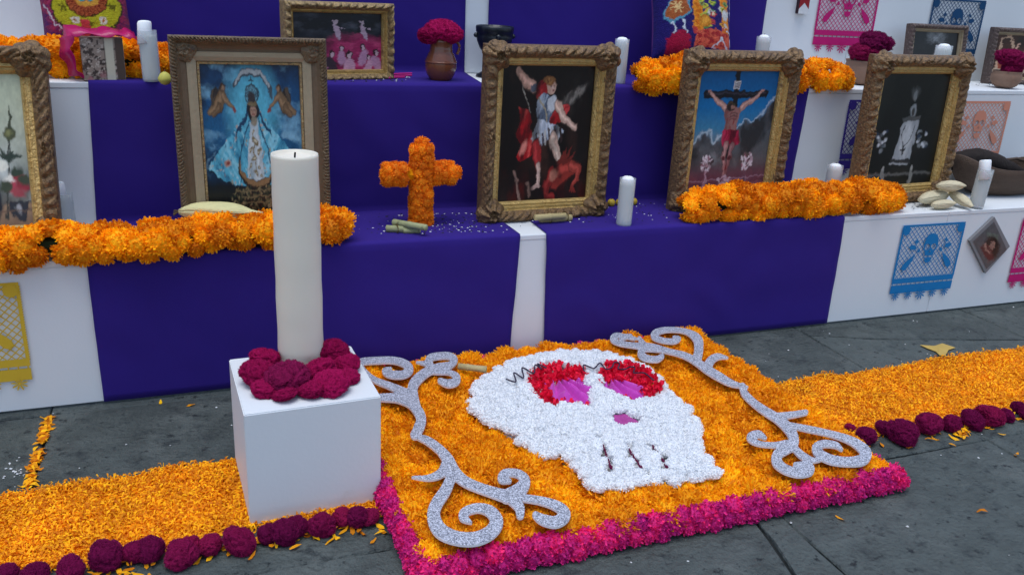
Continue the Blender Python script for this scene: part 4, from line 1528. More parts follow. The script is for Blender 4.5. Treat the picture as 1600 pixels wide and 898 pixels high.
def scat(n, g):
    pts = []
    for k in range(n):
        r_ = g.random()
        if r_ < .36:                                       # caught in the joint at the left
            y = g.uniform(-.43, -.05)
            pts.append((.333 + (y + .05) * .02 + g.normal(0, .006), y))
        elif r_ < .60:                                     # spilled before the left row and the pedestal
            x = g.uniform(.30, 1.14)
            pts.append((x, -.815 + .02 * math.sin(x * 9) - abs(g.normal(0, .025))))
        elif r_ < .72:                                     # spilled before the right row
            x = g.uniform(2.55, 3.6)
            pts.append((x, -.84 - abs(g.normal(0, .03))))
        elif r_ < .80:
            P_ = at(g.normal(1435, 8), g.normal(673, 3), 'z', 0)
            pts.append((P_[0], P_[1]))
        elif r_ < .84:
            P_ = at(1500 + g.normal(0, 8), 678 + g.normal(0, 3), 'z', 0)
            pts.append((P_[0], P_[1]))
        else:
            pts.append((g.uniform(.2, 4.3), g.uniform(-1.3, -.02)))
    return np.array(pts)


sp = petals(340, scat, z=(.002, .008), tilt=.2, seed=9)
o = link('scattered_petals', sp.mesh('scattered_petals', M['strip_petal']), None)
tag(o, 'stray yellow marigold petals lying on the grey paving and in its joints', 'petals', kind='stuff')
# pale crumbs on the stones
g = np.random.default_rng(12)
mb = MB()
for k in range(210):
    P_ = (g.uniform(.1, 4.2), g.uniform(-1.45, -.03))
    if k < 26:
        q = at(g.normal(28, 14), g.normal(735, 9), 'z', 0)
        P_ = (q[0], q[1])
    s = g.uniform(.0010, .0045)
    V = [(P_[0] + s * math.cos(a) * g.uniform(.5, 1.3), P_[1] + s * math.sin(a) * g.uniform(.5, 1.3), .0015) for a in (0, 1.3, 2.6, 3.9, 5.2)]
    mb.add(V + [(P_[0], P_[1], .0015 + s * .7)], [(0, 1, 5), (1, 2, 5), (2, 3, 5), (3, 4, 5), (4, 0, 5)], g.random())
o = link('pale_crumbs', mb.mesh('pale_crumbs', M['bits_white']), None)
tag(o, 'small pale crumbs scattered over the grey paving', 'crumbs', kind='stuff')
# dry leaf by the right path
mb = MB()
lp = [(1437, 539), (1460, 541), (1472, 537), (1493, 543), (1482, 547), (1477, 556), (1468, 556), (1462, 549), (1448, 544)]
V = [tuple(at(x, y, 'z', .004)) for x, y in lp]
c = np.mean(V, 0)
V = [(v[0], v[1], v[2] + .004 * random.random()) for v in V] + [(c[0], c[1], .010)]
n = len(lp)
mb.add(V + [(v[0], v[1], v[2] - .0015) for v in V], [(i, n, (i + 1) % n) for i in range(n)] + [(i + n + 1, (i + 1) % n + n + 1, 2 * n + 1) for i in range(n)])
shift(mb, c)
o = link('dry_leaf', mb.mesh('dry_leaf', M['leaf']), None, c)
tag(o, 'forked yellow scrap of dry leaf on the paving above the right petal path', 'leaf')

# ------------------------------------------------------------------ the flower carpet with its skull
CX, CY, CW, CL, CR = 1.1464, -1.0908, 1.3559, 1.0393, .0123
cc_, cs_ = math.cos(CR), math.sin(CR)


def cp(u, v, z):
    return Vector((CX + cc_ * u - cs_ * v, CY + cs_ * u + cc_ * v, z))


carpet = thing('flower_carpet', 'square carpet of marigolds with a white flower skull and pink border, lying on the paving', 'flower carpet', cp(CW / 2, CL / 2, 0))
CO = org(carpet)
mb = MB()
b0, b1 = .022, .03
cor = [(b1, b1), (CW - b1, b1), (CW - b1, CL - b1), (b1, CL - b1)]
mb.add([tuple(cp(*q, .012)) for q in cor] + [tuple(cp(*q, .050)) for q in cor], [(3, 2, 1, 0), (4, 5, 6, 7), (0, 1, 5, 4), (1, 2, 6, 5), (2, 3, 7, 6), (3, 0, 4, 7)])
link('base_board', shift(mb, CO).mesh('base_board', M['mat_orange']), carpet)
mb = MB()
cor = [(.012, .012), (CW - .012, .012), (CW - .012, CL - .012), (.012, CL - .012)]
mb.add([tuple(cp(*q, .003)) for q in cor] + [tuple(cp(*q, .011)) for q in cor], [(3, 2, 1, 0), (4, 5, 6, 7), (0, 1, 5, 4), (1, 2, 6, 5), (2, 3, 7, 6), (3, 0, 4, 7)])
link('foam_backing', shift(mb, CO).mesh('foam_backing', M['board']), carpet)

SKZ = .088
SK = [(733, 625), (738, 605), (750, 590), (765, 578), (790, 565), (820, 555), (850, 548), (885, 545), (920, 547), (955, 550), (985, 560), (1010, 570), (1030, 585), (1045, 605), (1060, 620), (1075, 630),
      (1090, 650), (1100, 670), (1098, 690), (1105, 705), (1120, 725), (1125, 740), (1100, 747), (1060, 750), (1030, 752), (1000, 760), (980, 757), (955, 762), (935, 762), (915, 755), (900, 735), (890, 715),
      (870, 712), (850, 715), (830, 705), (810, 690), (790, 675), (770, 665), (750, 650), (738, 640)]


def on(px, z):
    return [tuple(at(x, y, 'z', z))[:2] for x, y in px]


skw = on(SK, SKZ)
EYEL_O = [(827, 592), (835, 582), (848, 576), (864, 573), (886, 574), (904, 579), (916, 587), (917, 602), (918, 620), (924, 636), (911, 640), (890, 636), (872, 635), (858, 639), (846, 634), (836, 618), (829, 604)]
EYEL_I = [(855, 606), (880, 599), (907, 598), (917, 603), (919, 619), (926, 637), (907, 637), (880, 631), (868, 630)]
EYER_O = [(937, 594), (939, 584), (945, 576), (960, 571), (980, 572), (1000, 578), (1018, 588), (1028, 600), (1031, 612), (1024, 621), (1010, 627), (996, 630), (980, 628), (962, 619), (948, 615), (941, 604)]
EYER_I = [(942, 606), (962, 600), (989, 602), (1004, 616), (998, 628), (980, 627), (962, 618), (944, 615)]
NOSE = [(961, 652), (977, 650), (995, 661), (989, 667), (974, 664), (969, 669), (962, 664)]
TEETH = [[(939, 694), (945, 712), (955, 740)], [(978, 700), (988, 718), (1002, 739)], [(1018, 702), (1030, 718), (1042, 738)]]
RZ = SKZ - .004
eyelo, eyeli, eyero, eyeri, nosew = on(EYEL_O, RZ), on(EYEL_I, RZ), on(EYER_O, RZ), on(EYER_I, RZ), on(NOSE, RZ)
teethw = [on(t_, RZ) for t_ in TEETH]


def insd(p, poly):
    return float(poly_sdf(np.array([p[0]]), np.array([p[1]]), poly)[0])


def dline(p, ln):
    return float(seg_dist(np.array([p[0]]), np.array([p[1]]), ln)[0])


# marigold bed
rc = random.Random(21)
hgt = .064
sp_ = .0655
rows_ = int((CL - .05) / (sp_ * .88))
cnt = 0
for j in range(rows_ + 1):
    v = .050 + (CL - .10) * j / rows_
    nn_ = int((CW - .05) / sp_)
    for i in range(nn_ + 1):
        u = .035 + (CW - .07) * (i + (.25 if j % 2 else -.25)) / nn_ + rc.uniform(-.012, .012)
        u = min(max(u, .046), CW - .046)
        p = cp(u, v + rc.uniform(-.012, .012), hgt - .016 + rc.uniform(-.008, .007))
        if insd(p, skw) < -.045:
            continue
        sc = .043 * rc.uniform(.80, 1.22)
        link('marigold', rc.choice(FIELD), carpet, p - CO, nquat((rc.uniform(-.28, .28), rc.uniform(-.28, .28), 1), rc.random() * 6.28), (sc, sc, sc * rc.uniform(.8, 1.05)))
        cnt += 1
print('field heads', cnt)


def fillpet(n, g):
    u = g.uniform(.05, CW - .05, n)
    v = g.uniform(.05, CL - .05, n)
    x = CX + cc_ * u - cs_ * v
    y = CY + cs_ * u + cc_ * v
    k = poly_sdf(x, y, skw) > -.015
    return np.column_stack([x, y])[k]


pm = petals(2600, fillpet, L=(.012, .02), W=(.0018, .0035), z=(.062, .080), tilt=.5, seed=30)
ob = link('loose_petals', shift(pm, CO).mesh('loose_petals', M['marigold']), carpet)
ob['kind'] = 'stuff'

# pink border
bord = link('pink_border', None, carpet)
mb = MB()
for (u0, v0, u1, v1) in ((.012, .012, CW - .012, .028), (.012, CL - .028, CW - .012, CL - .012), (.012, .03, .028, CL - .03), (CW - .028, .03, CW - .012, CL - .03)):
    q = [(u0, v0), (u1, v0), (u1, v1), (u0, v1)]
    mb.add([tuple(cp(*k, .013)) for k in q] + [tuple(cp(*k, .048)) for k in q], [(3, 2, 1, 0), (4, 5, 6, 7), (0, 1, 5, 4), (1, 2, 6, 5), (2, 3, 7, 6), (3, 0, 4, 7)])
bord.name = 'tmp'
bpy.data.objects.remove(bord)
bord = link('pink_border', shift(mb, CO).mesh('pink_border', M['pink']), carpet)


def rosettes(a, b, nx_, nz, dr, both):
    L = (Vector(b) - Vector(a)).length
    k = int(L / .037)
    for i in range(k + 1):
        for jz in range(dr):
            s = (i + (.5 if jz % 2 else 0)) / k
            if s > 1:
                continue
            u, v = a[0] + (b[0] - a[0]) * s, a[1] + (b[1] - a[1]) * s
            zz = (.028, .050)[jz]
            p = cp(u - nx_[0] * .008 * jz, v - nx_[1] * .008 * jz, zz + rc.uniform(-.004, .004))
            nn = Vector((nx_[0] + rc.uniform(-.3, .3), nx_[1] + rc.uniform(-.3, .3), (.15, .9)[jz]))
            sc = .0245 * rc.uniform(.88, 1.15)
            link('pink_rosette', rc.choice(PINK), bord, p - CO, nquat(nn, rc.random() * 6), sc)


rosettes((0.005, .006), (CW - .005, .006), (0, -1), 0, 2, 1)
rosettes((.006, .03), (.006, CL - .01), (-1, 0), 0, 2, 1)
rosettes((CW - .006, .03), (CW - .006, CL - .01), (1, 0), 0, 1, 0)
rosettes((.03, CL - .006), (CW - .03, CL - .006), (0, 1), 0, 1, 0)

# the skull: padded base, white heads, eyes, nose, tooth gaps, coiled brows
V, F, side, n = plate(lambda X, Y: poly_sdf(X, Y, skw) + .016, (min(p[0] for p in skw) - .01, min(p[1] for p in skw) - .01, max(p[0] for p in skw) + .01, max(p[1] for p in skw) + .01), .008,
                      lambda x, y: (x, y, SKZ - .020), .03)
mb = MB()
mb.add(V, F + side)
skull = link('skull', shift(mb, CO).mesh('skull', M['whitefl']), carpet)
for tl in teethw:
    mb = MB()
    L_ = smooth_line(tl, None, 6)
    mb.tube([(x, y, SKZ + .009 + .003 * math.sin(k_ * 2.3)) for k_, (x, y) in enumerate(L_)], [.0020 + .0030 * (k % 3) / 2 * (k + 2) / len(L_) for k in range(len(L_))], 6)
    link('tooth_gap', shift(mb, CO).mesh('tooth_gap', M['gap']), skull)
skx = np.array(skw)
cnt = 0
sp_ = .0258
y = skx[:, 1].min()
j = 0
while y < skx[:, 1].max():
    x = skx[:, 0].min() + (sp_ / 2 if j % 2 else 0)
    while x < skx[:, 0].max():
        p = (x + rc.uniform(-.005, .005), y + rc.uniform(-.005, .005))
        x += sp_
        d = insd(p, skw)
        if d > -.0085 or insd(p, eyelo) < .008 or insd(p, eyero) < .008 or insd(p, nosew) < .018 or min(dline(p, t_) for t_ in teethw) < .0125:
            continue
        dome = min(1, max(0, -d) / .10)
        tilt = Vector((0, 0, 1))
        sc = .0205 * rc.uniform(.88, 1.15)
        link('white_flower', rc.choice(WHITE), skull, Vector((p[0], p[1], SKZ - .010 + .014 * dome + rc.uniform(-.003, .003))) - CO,
             nquat((rc.uniform(-.3, .3), rc.uniform(-.3, .3), 1), rc.random() * 6), sc)
        cnt += 1
    y += sp_ * .87
    j += 1
print('white heads', cnt)
# red petal rims, upright scoops packed round each satin
for outer, inner, nn_ in ((eyelo, eyeli, 1), (eyero, eyeri, 2)):
    mb = MB()
    oa, ia = np.array(outer), np.array(inner)
    lo, hi = oa.min(0), oa.max(0)
    k = 0
    while k < 420:
        p = lo + (hi - lo) * np.array([rc.random(), rc.random()])
        if insd(p, outer) > .004 or insd(p, inner) < .003:
            continue
        k += 1
        a = rc.random() * 6.28
        t = Vector((math.cos(a), math.sin(a), 0))
        up = Vector((rc.uniform(-.5, .5), rc.uniform(-.5, .5), 1)).normalized()
        c = Vector((p[0], p[1], SKZ - .004))
        w, L = rc.uniform(.005, .0075), rc.uniform(.018, .028)
        nrm = t.cross(up)
        P_ = [c - t * w * .4, c + t * w * .4, c + up * L * .6 + t * w + nrm * .003, c + up * L * .6 - t * w + nrm * .003, c + up * L + t * w * .6 - nrm * .003, c + up * L - t * w * .6 - nrm * .003]
        mb.add(P_, [(0, 1, 2, 3), (3, 2, 4, 5)], rc.random())
    ob = link('red_petal_rim', shift(mb, CO).mesh('red_petal_rim', M['red']), skull)
    ob['kind'] = 'stuff'
    # pleated satin in the eye
    V, F, side, n = plate(lambda X, Y: poly_sdf(X, Y, inner) - .010, (ia[:, 0].min() - .02, ia[:, 1].min() - .02, ia[:, 0].max() + .02, ia[:, 1].max() + .02), .004,
                          lambda x, y: (x, y, SKZ + .001 + .011 * math.sin(math.atan2(x - ia[:, 0].mean(), y - ia[:, 1].max() - .05) * 19 + nn_ + 1.5 * noise.noise(Vector((x * 30, y * 12, nn_)))) + .003 * noise.noise(Vector((x * 60, y * 40, nn_)))), .010)
    mb = MB()
    mb.add(V, F + side)
    link('satin_eye', shift(mb, CO).mesh('satin_eye', M['satin'], False), skull)
nsm = np.array(nosew)
V, F, side, n = plate(lambda X, Y: poly_sdf(X, Y, nosew) - .004, (nsm[:, 0].min() - .02, nsm[:, 1].min() - .02, nsm[:, 0].max() + .02, nsm[:, 1].max() + .02), .003,
                      lambda x, y: (x, y, SKZ + .002 + .004 * noise.noise(Vector((x * 60, y * 60, 2)))), .012)
mb = MB()
mb.add(V, F + side)
link('satin_nose', shift(mb, CO).mesh('satin_nose', M['satin_dark']), skull)
# coiled dark brows
for pts in ([(791, 592), (806, 596), (803, 582), (818, 590), (816, 574), (834, 583), (836, 570), (846, 576), (840, 568), (854, 575)],
            [(913, 580), (912, 570), (926, 575), (930, 574), (938, 567), (946, 576), (956, 574), (960, 566), (968, 568), (966, 576), (978, 576), (984, 573), (992, 574), (990, 582), (1000, 582), (1008, 583), (1018, 591), (1022, 594)]):
    q = smooth_line(pts, None, 5)
    mb = MB()
    mb.tube([tuple(at(x, y, 'z', SKZ + .027 + .004 * math.sin(k * .8))) for k, (x, y) in enumerate(q)], .0024, 6)
    link('brow_ribbon', shift(mb, CO).mesh('brow_ribbon', M['ribbon'], True), skull)

# ------------------------------------------------------------------ the two silver glitter scrolls
SCL = [([(560, 570), (566, 564), (590, 562), (616, 562), (634, 568), (639, 577), (630, 584), (612, 584), (602, 579), (610, 575)], [6, 6, 6, 6, 7, 8, 7, 7, 6, 3]),
       ([(562, 566), (568, 577), (585, 592), (610, 602), (634, 613)], [4, 4, 5, 6, 8]),
       ([(588, 620), (604, 620), (622, 621), (641, 629), (653, 641), (658, 654), (655, 667), (648, 678)], [6, 7, 8, 8, 9, 9, 9, 8]),
       ([(652, 640), (646, 620), (645, 604), (652, 592), (667, 580), (685, 573), (704, 569), (710, 561), (702, 555), (686, 555), (672, 558), (668, 566)], [8, 9, 9, 9, 8, 7, 6, 6, 6, 6, 6, 5]),
       ([(672, 568), (660, 566), (651, 565)], [6, 3, 1]),
       ([(668, 580), (684, 581), (702, 581), (713, 587), (712, 595), (700, 598), (688, 594)], [3, 3, 4, 6, 7, 7, 5]),
       ([(655, 664), (648, 678), (668, 687), (687, 701), (700, 717), (712, 738), (731, 753), (762, 765), (792, 774)], [9, 4, 7, 8, 10, 10, 9, 9, 11]),
       ([(698, 722), (690, 737), (670, 745), (644, 744)], [9, 8, 5, 1]),
       ([(708, 736), (697, 763), (681, 788), (678, 808), (689, 828), (714, 839), (743, 840), (766, 830), (776, 814), (767, 798), (748, 792), (729, 797), (724, 806), (736, 815)],
        [8, 10, 11, 12, 13, 12, 12, 12, 12, 10, 8, 8, 8, 2]),
       ([(792, 774), (814, 762), (820, 748), (808, 738), (789, 738), (784, 747), (796, 750)], [12, 12, 9, 7, 7, 7, 4]),
       ([(797, 776), (811, 790), (813, 803)], [10, 9, 7]),
       ([(806, 775), (847, 781), (874, 791), (882, 804), (868, 814), (848, 810), (837, 803)], [6, 7, 9, 11, 10, 9, 6])]
SCR = [([(992, 528), (965, 523), (958, 529), (968, 535), (985, 538), (1003, 540)], [3, 5, 6, 5, 5, 6]), ([(972, 526), (985, 524)], [6, 4]),
       ([(999, 527), (1006, 540)], [3, 8]),
       ([(1004, 541), (1025, 543), (1046, 548), (1069, 554), (1088, 564), (1105, 576), (1125, 588), (1144, 598), (1168, 604)], [9, 7, 5, 6, 7, 8, 8, 6, 2]),
       ([(1004, 543), (1002, 553), (1012, 559), (1027, 560), (1034, 556)], [6, 7, 6, 6, 5]),
       ([(1089, 562), (1092, 543), (1089, 528), (1072, 517), (1046, 514), (1026, 518), (1022, 525), (1036, 531), (1054, 532), (1061, 528), (1053, 526)], [9, 9, 9, 5, 5, 6, 6, 5, 5, 4, 3]),
       ([(1106, 572), (1111, 562), (1122, 556), (1137, 558)], [9, 8, 6, 1]),
       ([(1160, 602), (1164, 614), (1178, 628), (1196, 641), (1214, 652), (1228, 664), (1238, 677), (1240, 692), (1230, 700)], [6, 7, 7, 8, 9, 10, 10, 10, 9]),
       ([(1210, 650), (1236, 647), (1259, 643)], [7, 6, 5]),
       ([(1234, 663), (1264, 669), (1300, 677), (1332, 688), (1352, 704), (1349, 716), (1328, 720), (1300, 717), (1281, 708), (1276, 698), (1288, 692), (1306, 694), (1315, 701)],
        [5, 6, 6, 8, 11, 11, 9, 9, 9, 9, 7, 6, 3]),
       ([(1228, 692), (1208, 694), (1184, 691), (1173, 682), (1185, 677), (1196, 683)], [7, 5, 5, 8, 7, 3]),
       ([(1230, 700), (1216, 708), (1214, 720), (1226, 731), (1246, 737), (1264, 734), (1261, 727), (1243, 725)], [9, 10, 10, 9, 9, 10, 9, 5]),
       ([(1240, 697), (1252, 709), (1266, 717), (1281, 718)], [6, 7, 6, 2])]
SZ = .098
for strokes, lab in ((SCL, 'silver glitter scroll on the marigolds between the pedestal and the skull'), (SCR, 'silver glitter scroll on the marigolds along the right side of the skull')):
    kk = .86 if strokes is SCL else .78
    sm_ = [smooth_line(p_, [max(1.2, q_ * kk) for q_ in r_], 5) for p_, r_ in strokes]

    def sdf(X, Y, sm_=sm_):
        D = np.full(X.shape, 1e9)
        for p_, r_ in sm_:
            D = np.minimum(D, seg_dist(X, Y, p_, r_))
        return D
    A = np.vstack([p_ for p_, _ in sm_])
    bb = (A[:, 0].min() - 16, A[:, 1].min() - 16, A[:, 0].max() + 16, A[:, 1].max() + 16)
    V, F, side, n = plate(sdf, bb, 1.6, lambda x, y: tuple(at(x, y, 'z', SZ)), .0055)
    c = np.mean(np.array(V), 0)
    c[2] = SZ - .0055
    root = thing('glitter_scroll', lab, 'scroll ornament', c, 'silver scrolls beside the skull')
    used = sorted({k for f in F for k in f})
    mb = MB()
    mb.add(V, F)
    link('glitter_face', shift(mb, c).mesh('glitter_face', M['glitter']), root)
    mb = MB()
    mb.add(V, side)
    link('foam_edge', shift(mb, c).mesh('foam_edge', M['foamedge']), root)
# cane stub
a, b = at(716, 572, 'z', .10), at(760, 577, 'z', .10)
mb = MB()
c = (a + b) / 2
pts = [a + (b - a) * s for s in (0, .3, .32, .36, .38, .7, 1)]
mb.tube([tuple(p) for p in pts], [.0105, .0105, .0118, .0118, .0105, .0105, .011], 10)
o = link('cane_piece', shift(mb, c).mesh('cane_piece', M['cane'], True), None, c)
tag(o, 'single pale cane stub on the marigolds between the left scroll and the skull', 'cane')


# ------------------------------------------------------------------ cut paper banners
def cut_paper(key, label, corner, from_tr=False, w=.335, h=.235, yflip=1):
    """corner = world position of the banner's top left (or top right) corner; hangs 3 mm off the panel"""
    x = corner[0] - (w if from_tr else 0)
    root = thing('cut_paper_banner', label, 'paper banner', (x, corner[1] - .004, corner[2]), 'cut paper banners on the panels')
    mt = M['paper_' + key]

    def part(name, shapes, y):
        mb = MB()
        for pts in shapes:
            mb.add([(px_, y, pz_) for px_, pz_ in pts], [tuple(range(len(pts)))])
        return link(name, mb.mesh(name, mt), root)
    zb = -h                                                 # foot of the lattice field
    bt = .009
    band = .060
    sh = [[(0, -bt), (w, -bt), (w, 0), (0, 0)], [(bt, zb), (w - bt, zb), (w - bt, zb + .006), (bt, zb + .006)]]
    nz_ = 30
    for sx_ in (0, 1):                                      # pinked sides
        for k in range(nz_):
            z1, z0 = -bt + (zb + bt) * k / nz_, -bt + (zb + bt) * (k + 1) / nz_
            e, i_ = (-.003, bt) if sx_ == 0 else (w + .003, w - bt)
            m_ = 0 if sx_ == 0 else w
            sh.append([(i_, z0), (m_, z0), (e, (z0 + z1) / 2), (m_, z1), (i_, z1)] if sx_ == 0 else [(m_, z0), (i_, z0), (i_, z1), (m_, z1), (e, (z0 + z1) / 2)])
    sh += [[(0, zb - .017), (w, zb - .017), (w, zb), (0, zb)], [(0, zb - band), (w, zb - band), (w, zb - .024), (0, zb - .024)]]
    for k in range(14):
        xk = .006 + (w - .012) * k / 13
        sh.append([(xk - .002, zb - .0245), (xk + .002, zb - .0245), (xk + .002, zb - .0165), (xk - .002, zb - .0165)])
    part('border', sh, 0.0)
    # lattice
    lat = ([], [])
    x0, x1, z0, z1 = bt, w - bt, zb + .006, -bt
    st = .0225
    for fam, sg in ((0, 1), (1, -1)):
        slope = sg * 1.0
        k = -40
        for k in range(-45, 46):
            # line z = slope * (x - xc)
            xc = w / 2 + k * st
            pts = []
            for off in (-.0022, .0022):
                a_ = [(xx, slope * (xx - xc - off) + (z0 + z1) / 2) for xx in (x0, x1)]
                (xa, za), (xb, zb_) = a_
                t0, t1 = 0., 1.
                dz = zb_ - za
                for lo, hi in ((z0, z1),):
                    ta, tb = (lo - za) / dz, (hi - za) / dz
                    t0, t1 = max(t0, min(ta, tb)), min(t1, max(ta, tb))
                pts.append((t0, t1, xa, za, xb - xa, dz))
            if any(p_[1] - p_[0] < .02 for p_ in pts):
                continue
            q = [(p_[2] + p_[4] * t_, p_[3] + p_[5] * t_) for p_, t_ in ((pts[0], pts[0][0]), (pts[0], pts[0][1]), (pts[1], pts[1][1]), (pts[1], pts[1][0]))]
            lat[fam].append(q)
    mb = MB()
    for fam in (0, 1):
        for q in lat[fam]:
            mb.add([(a_, .0006 + .0005 * fam, b_) for a_, b_ in q], [(0, 1, 2, 3)])
    o = link('lattice', mb.mesh('lattice', mt), root)

    def disc(cx, cz, rx, rz, rot=0, n=16):
        return [(cx + rx * math.cos(2 * math.pi * k / n) * math.cos(rot) - rz * math.sin(2 * math.pi * k / n) * math.sin(rot),
                 cz + rx * math.cos(2 * math.pi * k / n) * math.sin(rot) + rz * math.sin(2 * math.pi * k / n) * math.cos(rot)) for k in range(n)]
    cx, cz = w / 2, zb * .42
    # skull cut with open eyes, nose and mouth
    sk = [(-.030, .030), (-.022, .046), (0, .053), (.022, .046), (.030, .030), (.034, .008), (.031, -.010), (.022, -.020), (.020, -.034), (-.020, -.034), (-.022, -.020), (-.031, -.010), (-.034, .008)]
    jaw = [(-.018, -.042), (.018, -.042), (.015, -.056), (.007, -.063), (-.007, -.063), (-.015, -.056)]

    def sk_sdf(X, Y):
        d = np.minimum(poly_sdf(X, Y, sk), poly_sdf(X, Y, jaw))
        for ex in (-.0145, .0145):
            d = np.maximum(d, .0122 - np.hypot(X - ex, Y - .000))
        d = np.maximum(d, .0045 - np.hypot(X, (Y + .020) * .8))
        d = np.maximum(d, .0014 - np.maximum(np.abs(X) - .006, np.abs(Y - .035)))
        return d
    V, F, side, n = plate(sk_sdf, (-.04, -.07, .04, .058), .0032, lambda a_, b_: (cx + a_ * 1.14, -.0012, cz + b_ * 1.10), .0)
    mb = MB()
    mb.v = [v for v in V[:n]]
    mb.f = [f for f in F if max(f) < n]
    mb.t = [.5] * n
    link('skull_cutout', mb.mesh('skull_cutout', mt), root)
    for s_ in (-1, 1):
        for (dx, dz, a_, b_, rt__) in ((.060, -.014, .008, .008, 0), (.095, .002, .019, .0105, .15), (.080, .026, .010, .0065, -.7)):
            part('petal_cutout', [disc(cx + s_ * dx, cz + dz, a_, b_, rt__ * s_)], -.0013)
        p0, p1 = (cx + s_ * .075, cz - .030), (cx + s_ * .128, cz - .092)
        ux, uz = (p1[0] - p0[0]), (p1[1] - p0[1])
        L = math.hypot(ux, uz)
        ux, uz = ux / L, uz / L
        prof = ((0, .002), (.25, .008), (.6, .014), (.85, .015), (1, .009))
        left = [(p0[0] + ux * L * s - uz * r_, p0[1] + uz * L * s + ux * r_) for s, r_ in prof]
        right = [(p0[0] + ux * L * s + uz * r_, p0[1] + uz * L * s - ux * r_) for s, r_ in prof]
        part('petal_cutout', [left + right[::-1]], -.0013)
        part('corner_rosette', [disc(cx + s_ * (w / 2 - .022), -.024, .019, .019)], -.0013)
    for k in range(5):
        fx = w * (k + .5) / 5
        R = .029 if k == 2 else .023
        fz = zb - band - .009
        sh = [disc(fx, fz, .005, .005)]
        for j in range(9):
            a_ = 2 * math.pi * j / 9 + .2
            sh.append(disc(fx + math.cos(a_) * R * .58, fz + math.sin(a_) * R * .58, R * .42, R * .115, a_, 8))
        part('fringe_flower', sh, -.0015)
    return root


cut_paper('blue', 'bright blue cut paper banner with a skull, on the lowest riser at the right', at(1411, 352, 'y', 0))
cut_paper('pink', 'pink cut paper banner cut off at the right edge beside the tilted photo', at(1599, 340, 'y', 0))
cut_paper('yellow', 'mustard yellow cut paper banner cut off at the left edge of the lowest riser', at(28.5, 440, 'y', 0), True)
cut_paper('violet', 'violet cut paper banner half hidden behind the frame of the pale robed figure', at(1327, 156, 'y', D1))
cut_paper('orange', 'pale orange cut paper banner above the wooden bowl', at(1493, 158, 'y', D1))
tp = at(1278, 10, 'y', D2)
cut_paper('pink', 'pink cut paper banner high on the panel behind the brown clay pot', (tp[0], D2, at(1270, 70, 'y', D2)[2] + .295))
cut_paper('navy', 'dark navy cut paper banner high on the panel behind the small smoke picture', at(1459, -3, 'y', D2))

# tilted photo card on the riser
cpts = [at(x, y, 'y', -.012) for x, y in ((1515, 376), (1540, 427), (1578, 385), (1554, 339))]
c = np.mean(cpts, 0)
card = thing('photo_card', 'grey photo card hung as a diamond on the white riser between two paper banners', 'photo', (c[0], -.004, c[2]))
ex = (cpts[1] - cpts[0])
ez = (cpts[3] - cpts[0])
mb = MB()
V = [cpts[k] - np.array([c[0], -.004, c[2]]) for k in range(4)]
V2 = [v + np.array([0, .0, 0]) for v in V]
V2 = [(v[0], .0045, v[2]) for v in V]
mb.add([tuple(v) for v in V] + V2, [(0, 1, 2, 3), (7, 6, 5, 4)] + [(i, i + 4, (i + 1) % 4 + 4, (i + 1) % 4) for i in range(4)])
link('card', mb.mesh('card', mat('grey card', (.22, .215, .22), .5, .3)), card)
pp = Paint(46, 46, 1., (88, 86, 88), seed=17)
pp.poly([(.10, .62), (.42, .92), (.60, .80), (.30, .50)], (98, 108, 98), .06)
pp.ell(.56, .50, .33, .33, (54, 40, 40), soft=.2)
pp.poly([(.30, .10), (.86, .18), (.90, .40), (.62, .46), (.34, .38)], (92, 46, 48), .08)
pp.ell(.55, .62, .17, .19, (34, 24, 26), soft=.06)
pp.ell(.53, .57, .10, .13, (150, 114, 100), soft=.04)
for x_ in (.49, .57):
    pp.ell(x_, .60, .018, .012, (52, 34, 32))
pp.line([(.50, .50), (.56, .50)], .010, (110, 58, 56))
pp.limb([(.34, .34), (.50, .28), (.66, .36)], [.05, .04, .03], (146, 108, 96))
pp.grain(.2, 12)
V = np.array([V[0] + (V[1] - V[0]) * (.08 + .84 * u) + (V[3] - V[0]) * (.08 + .84 * v) for v in np.linspace(0, 1, 46) for u in np.linspace(0, 1, 46)])
me = paint_mesh('print', pp, 1, 1, 0)
V[:, 1] = -.0092
me.vertices.foreach_set('co', V.astype(np.float32).ravel())
me.update()
link('print', me, card)

# ------------------------------------------------------------------ candles in cups
CG = 'candles in clear cups on the steps'


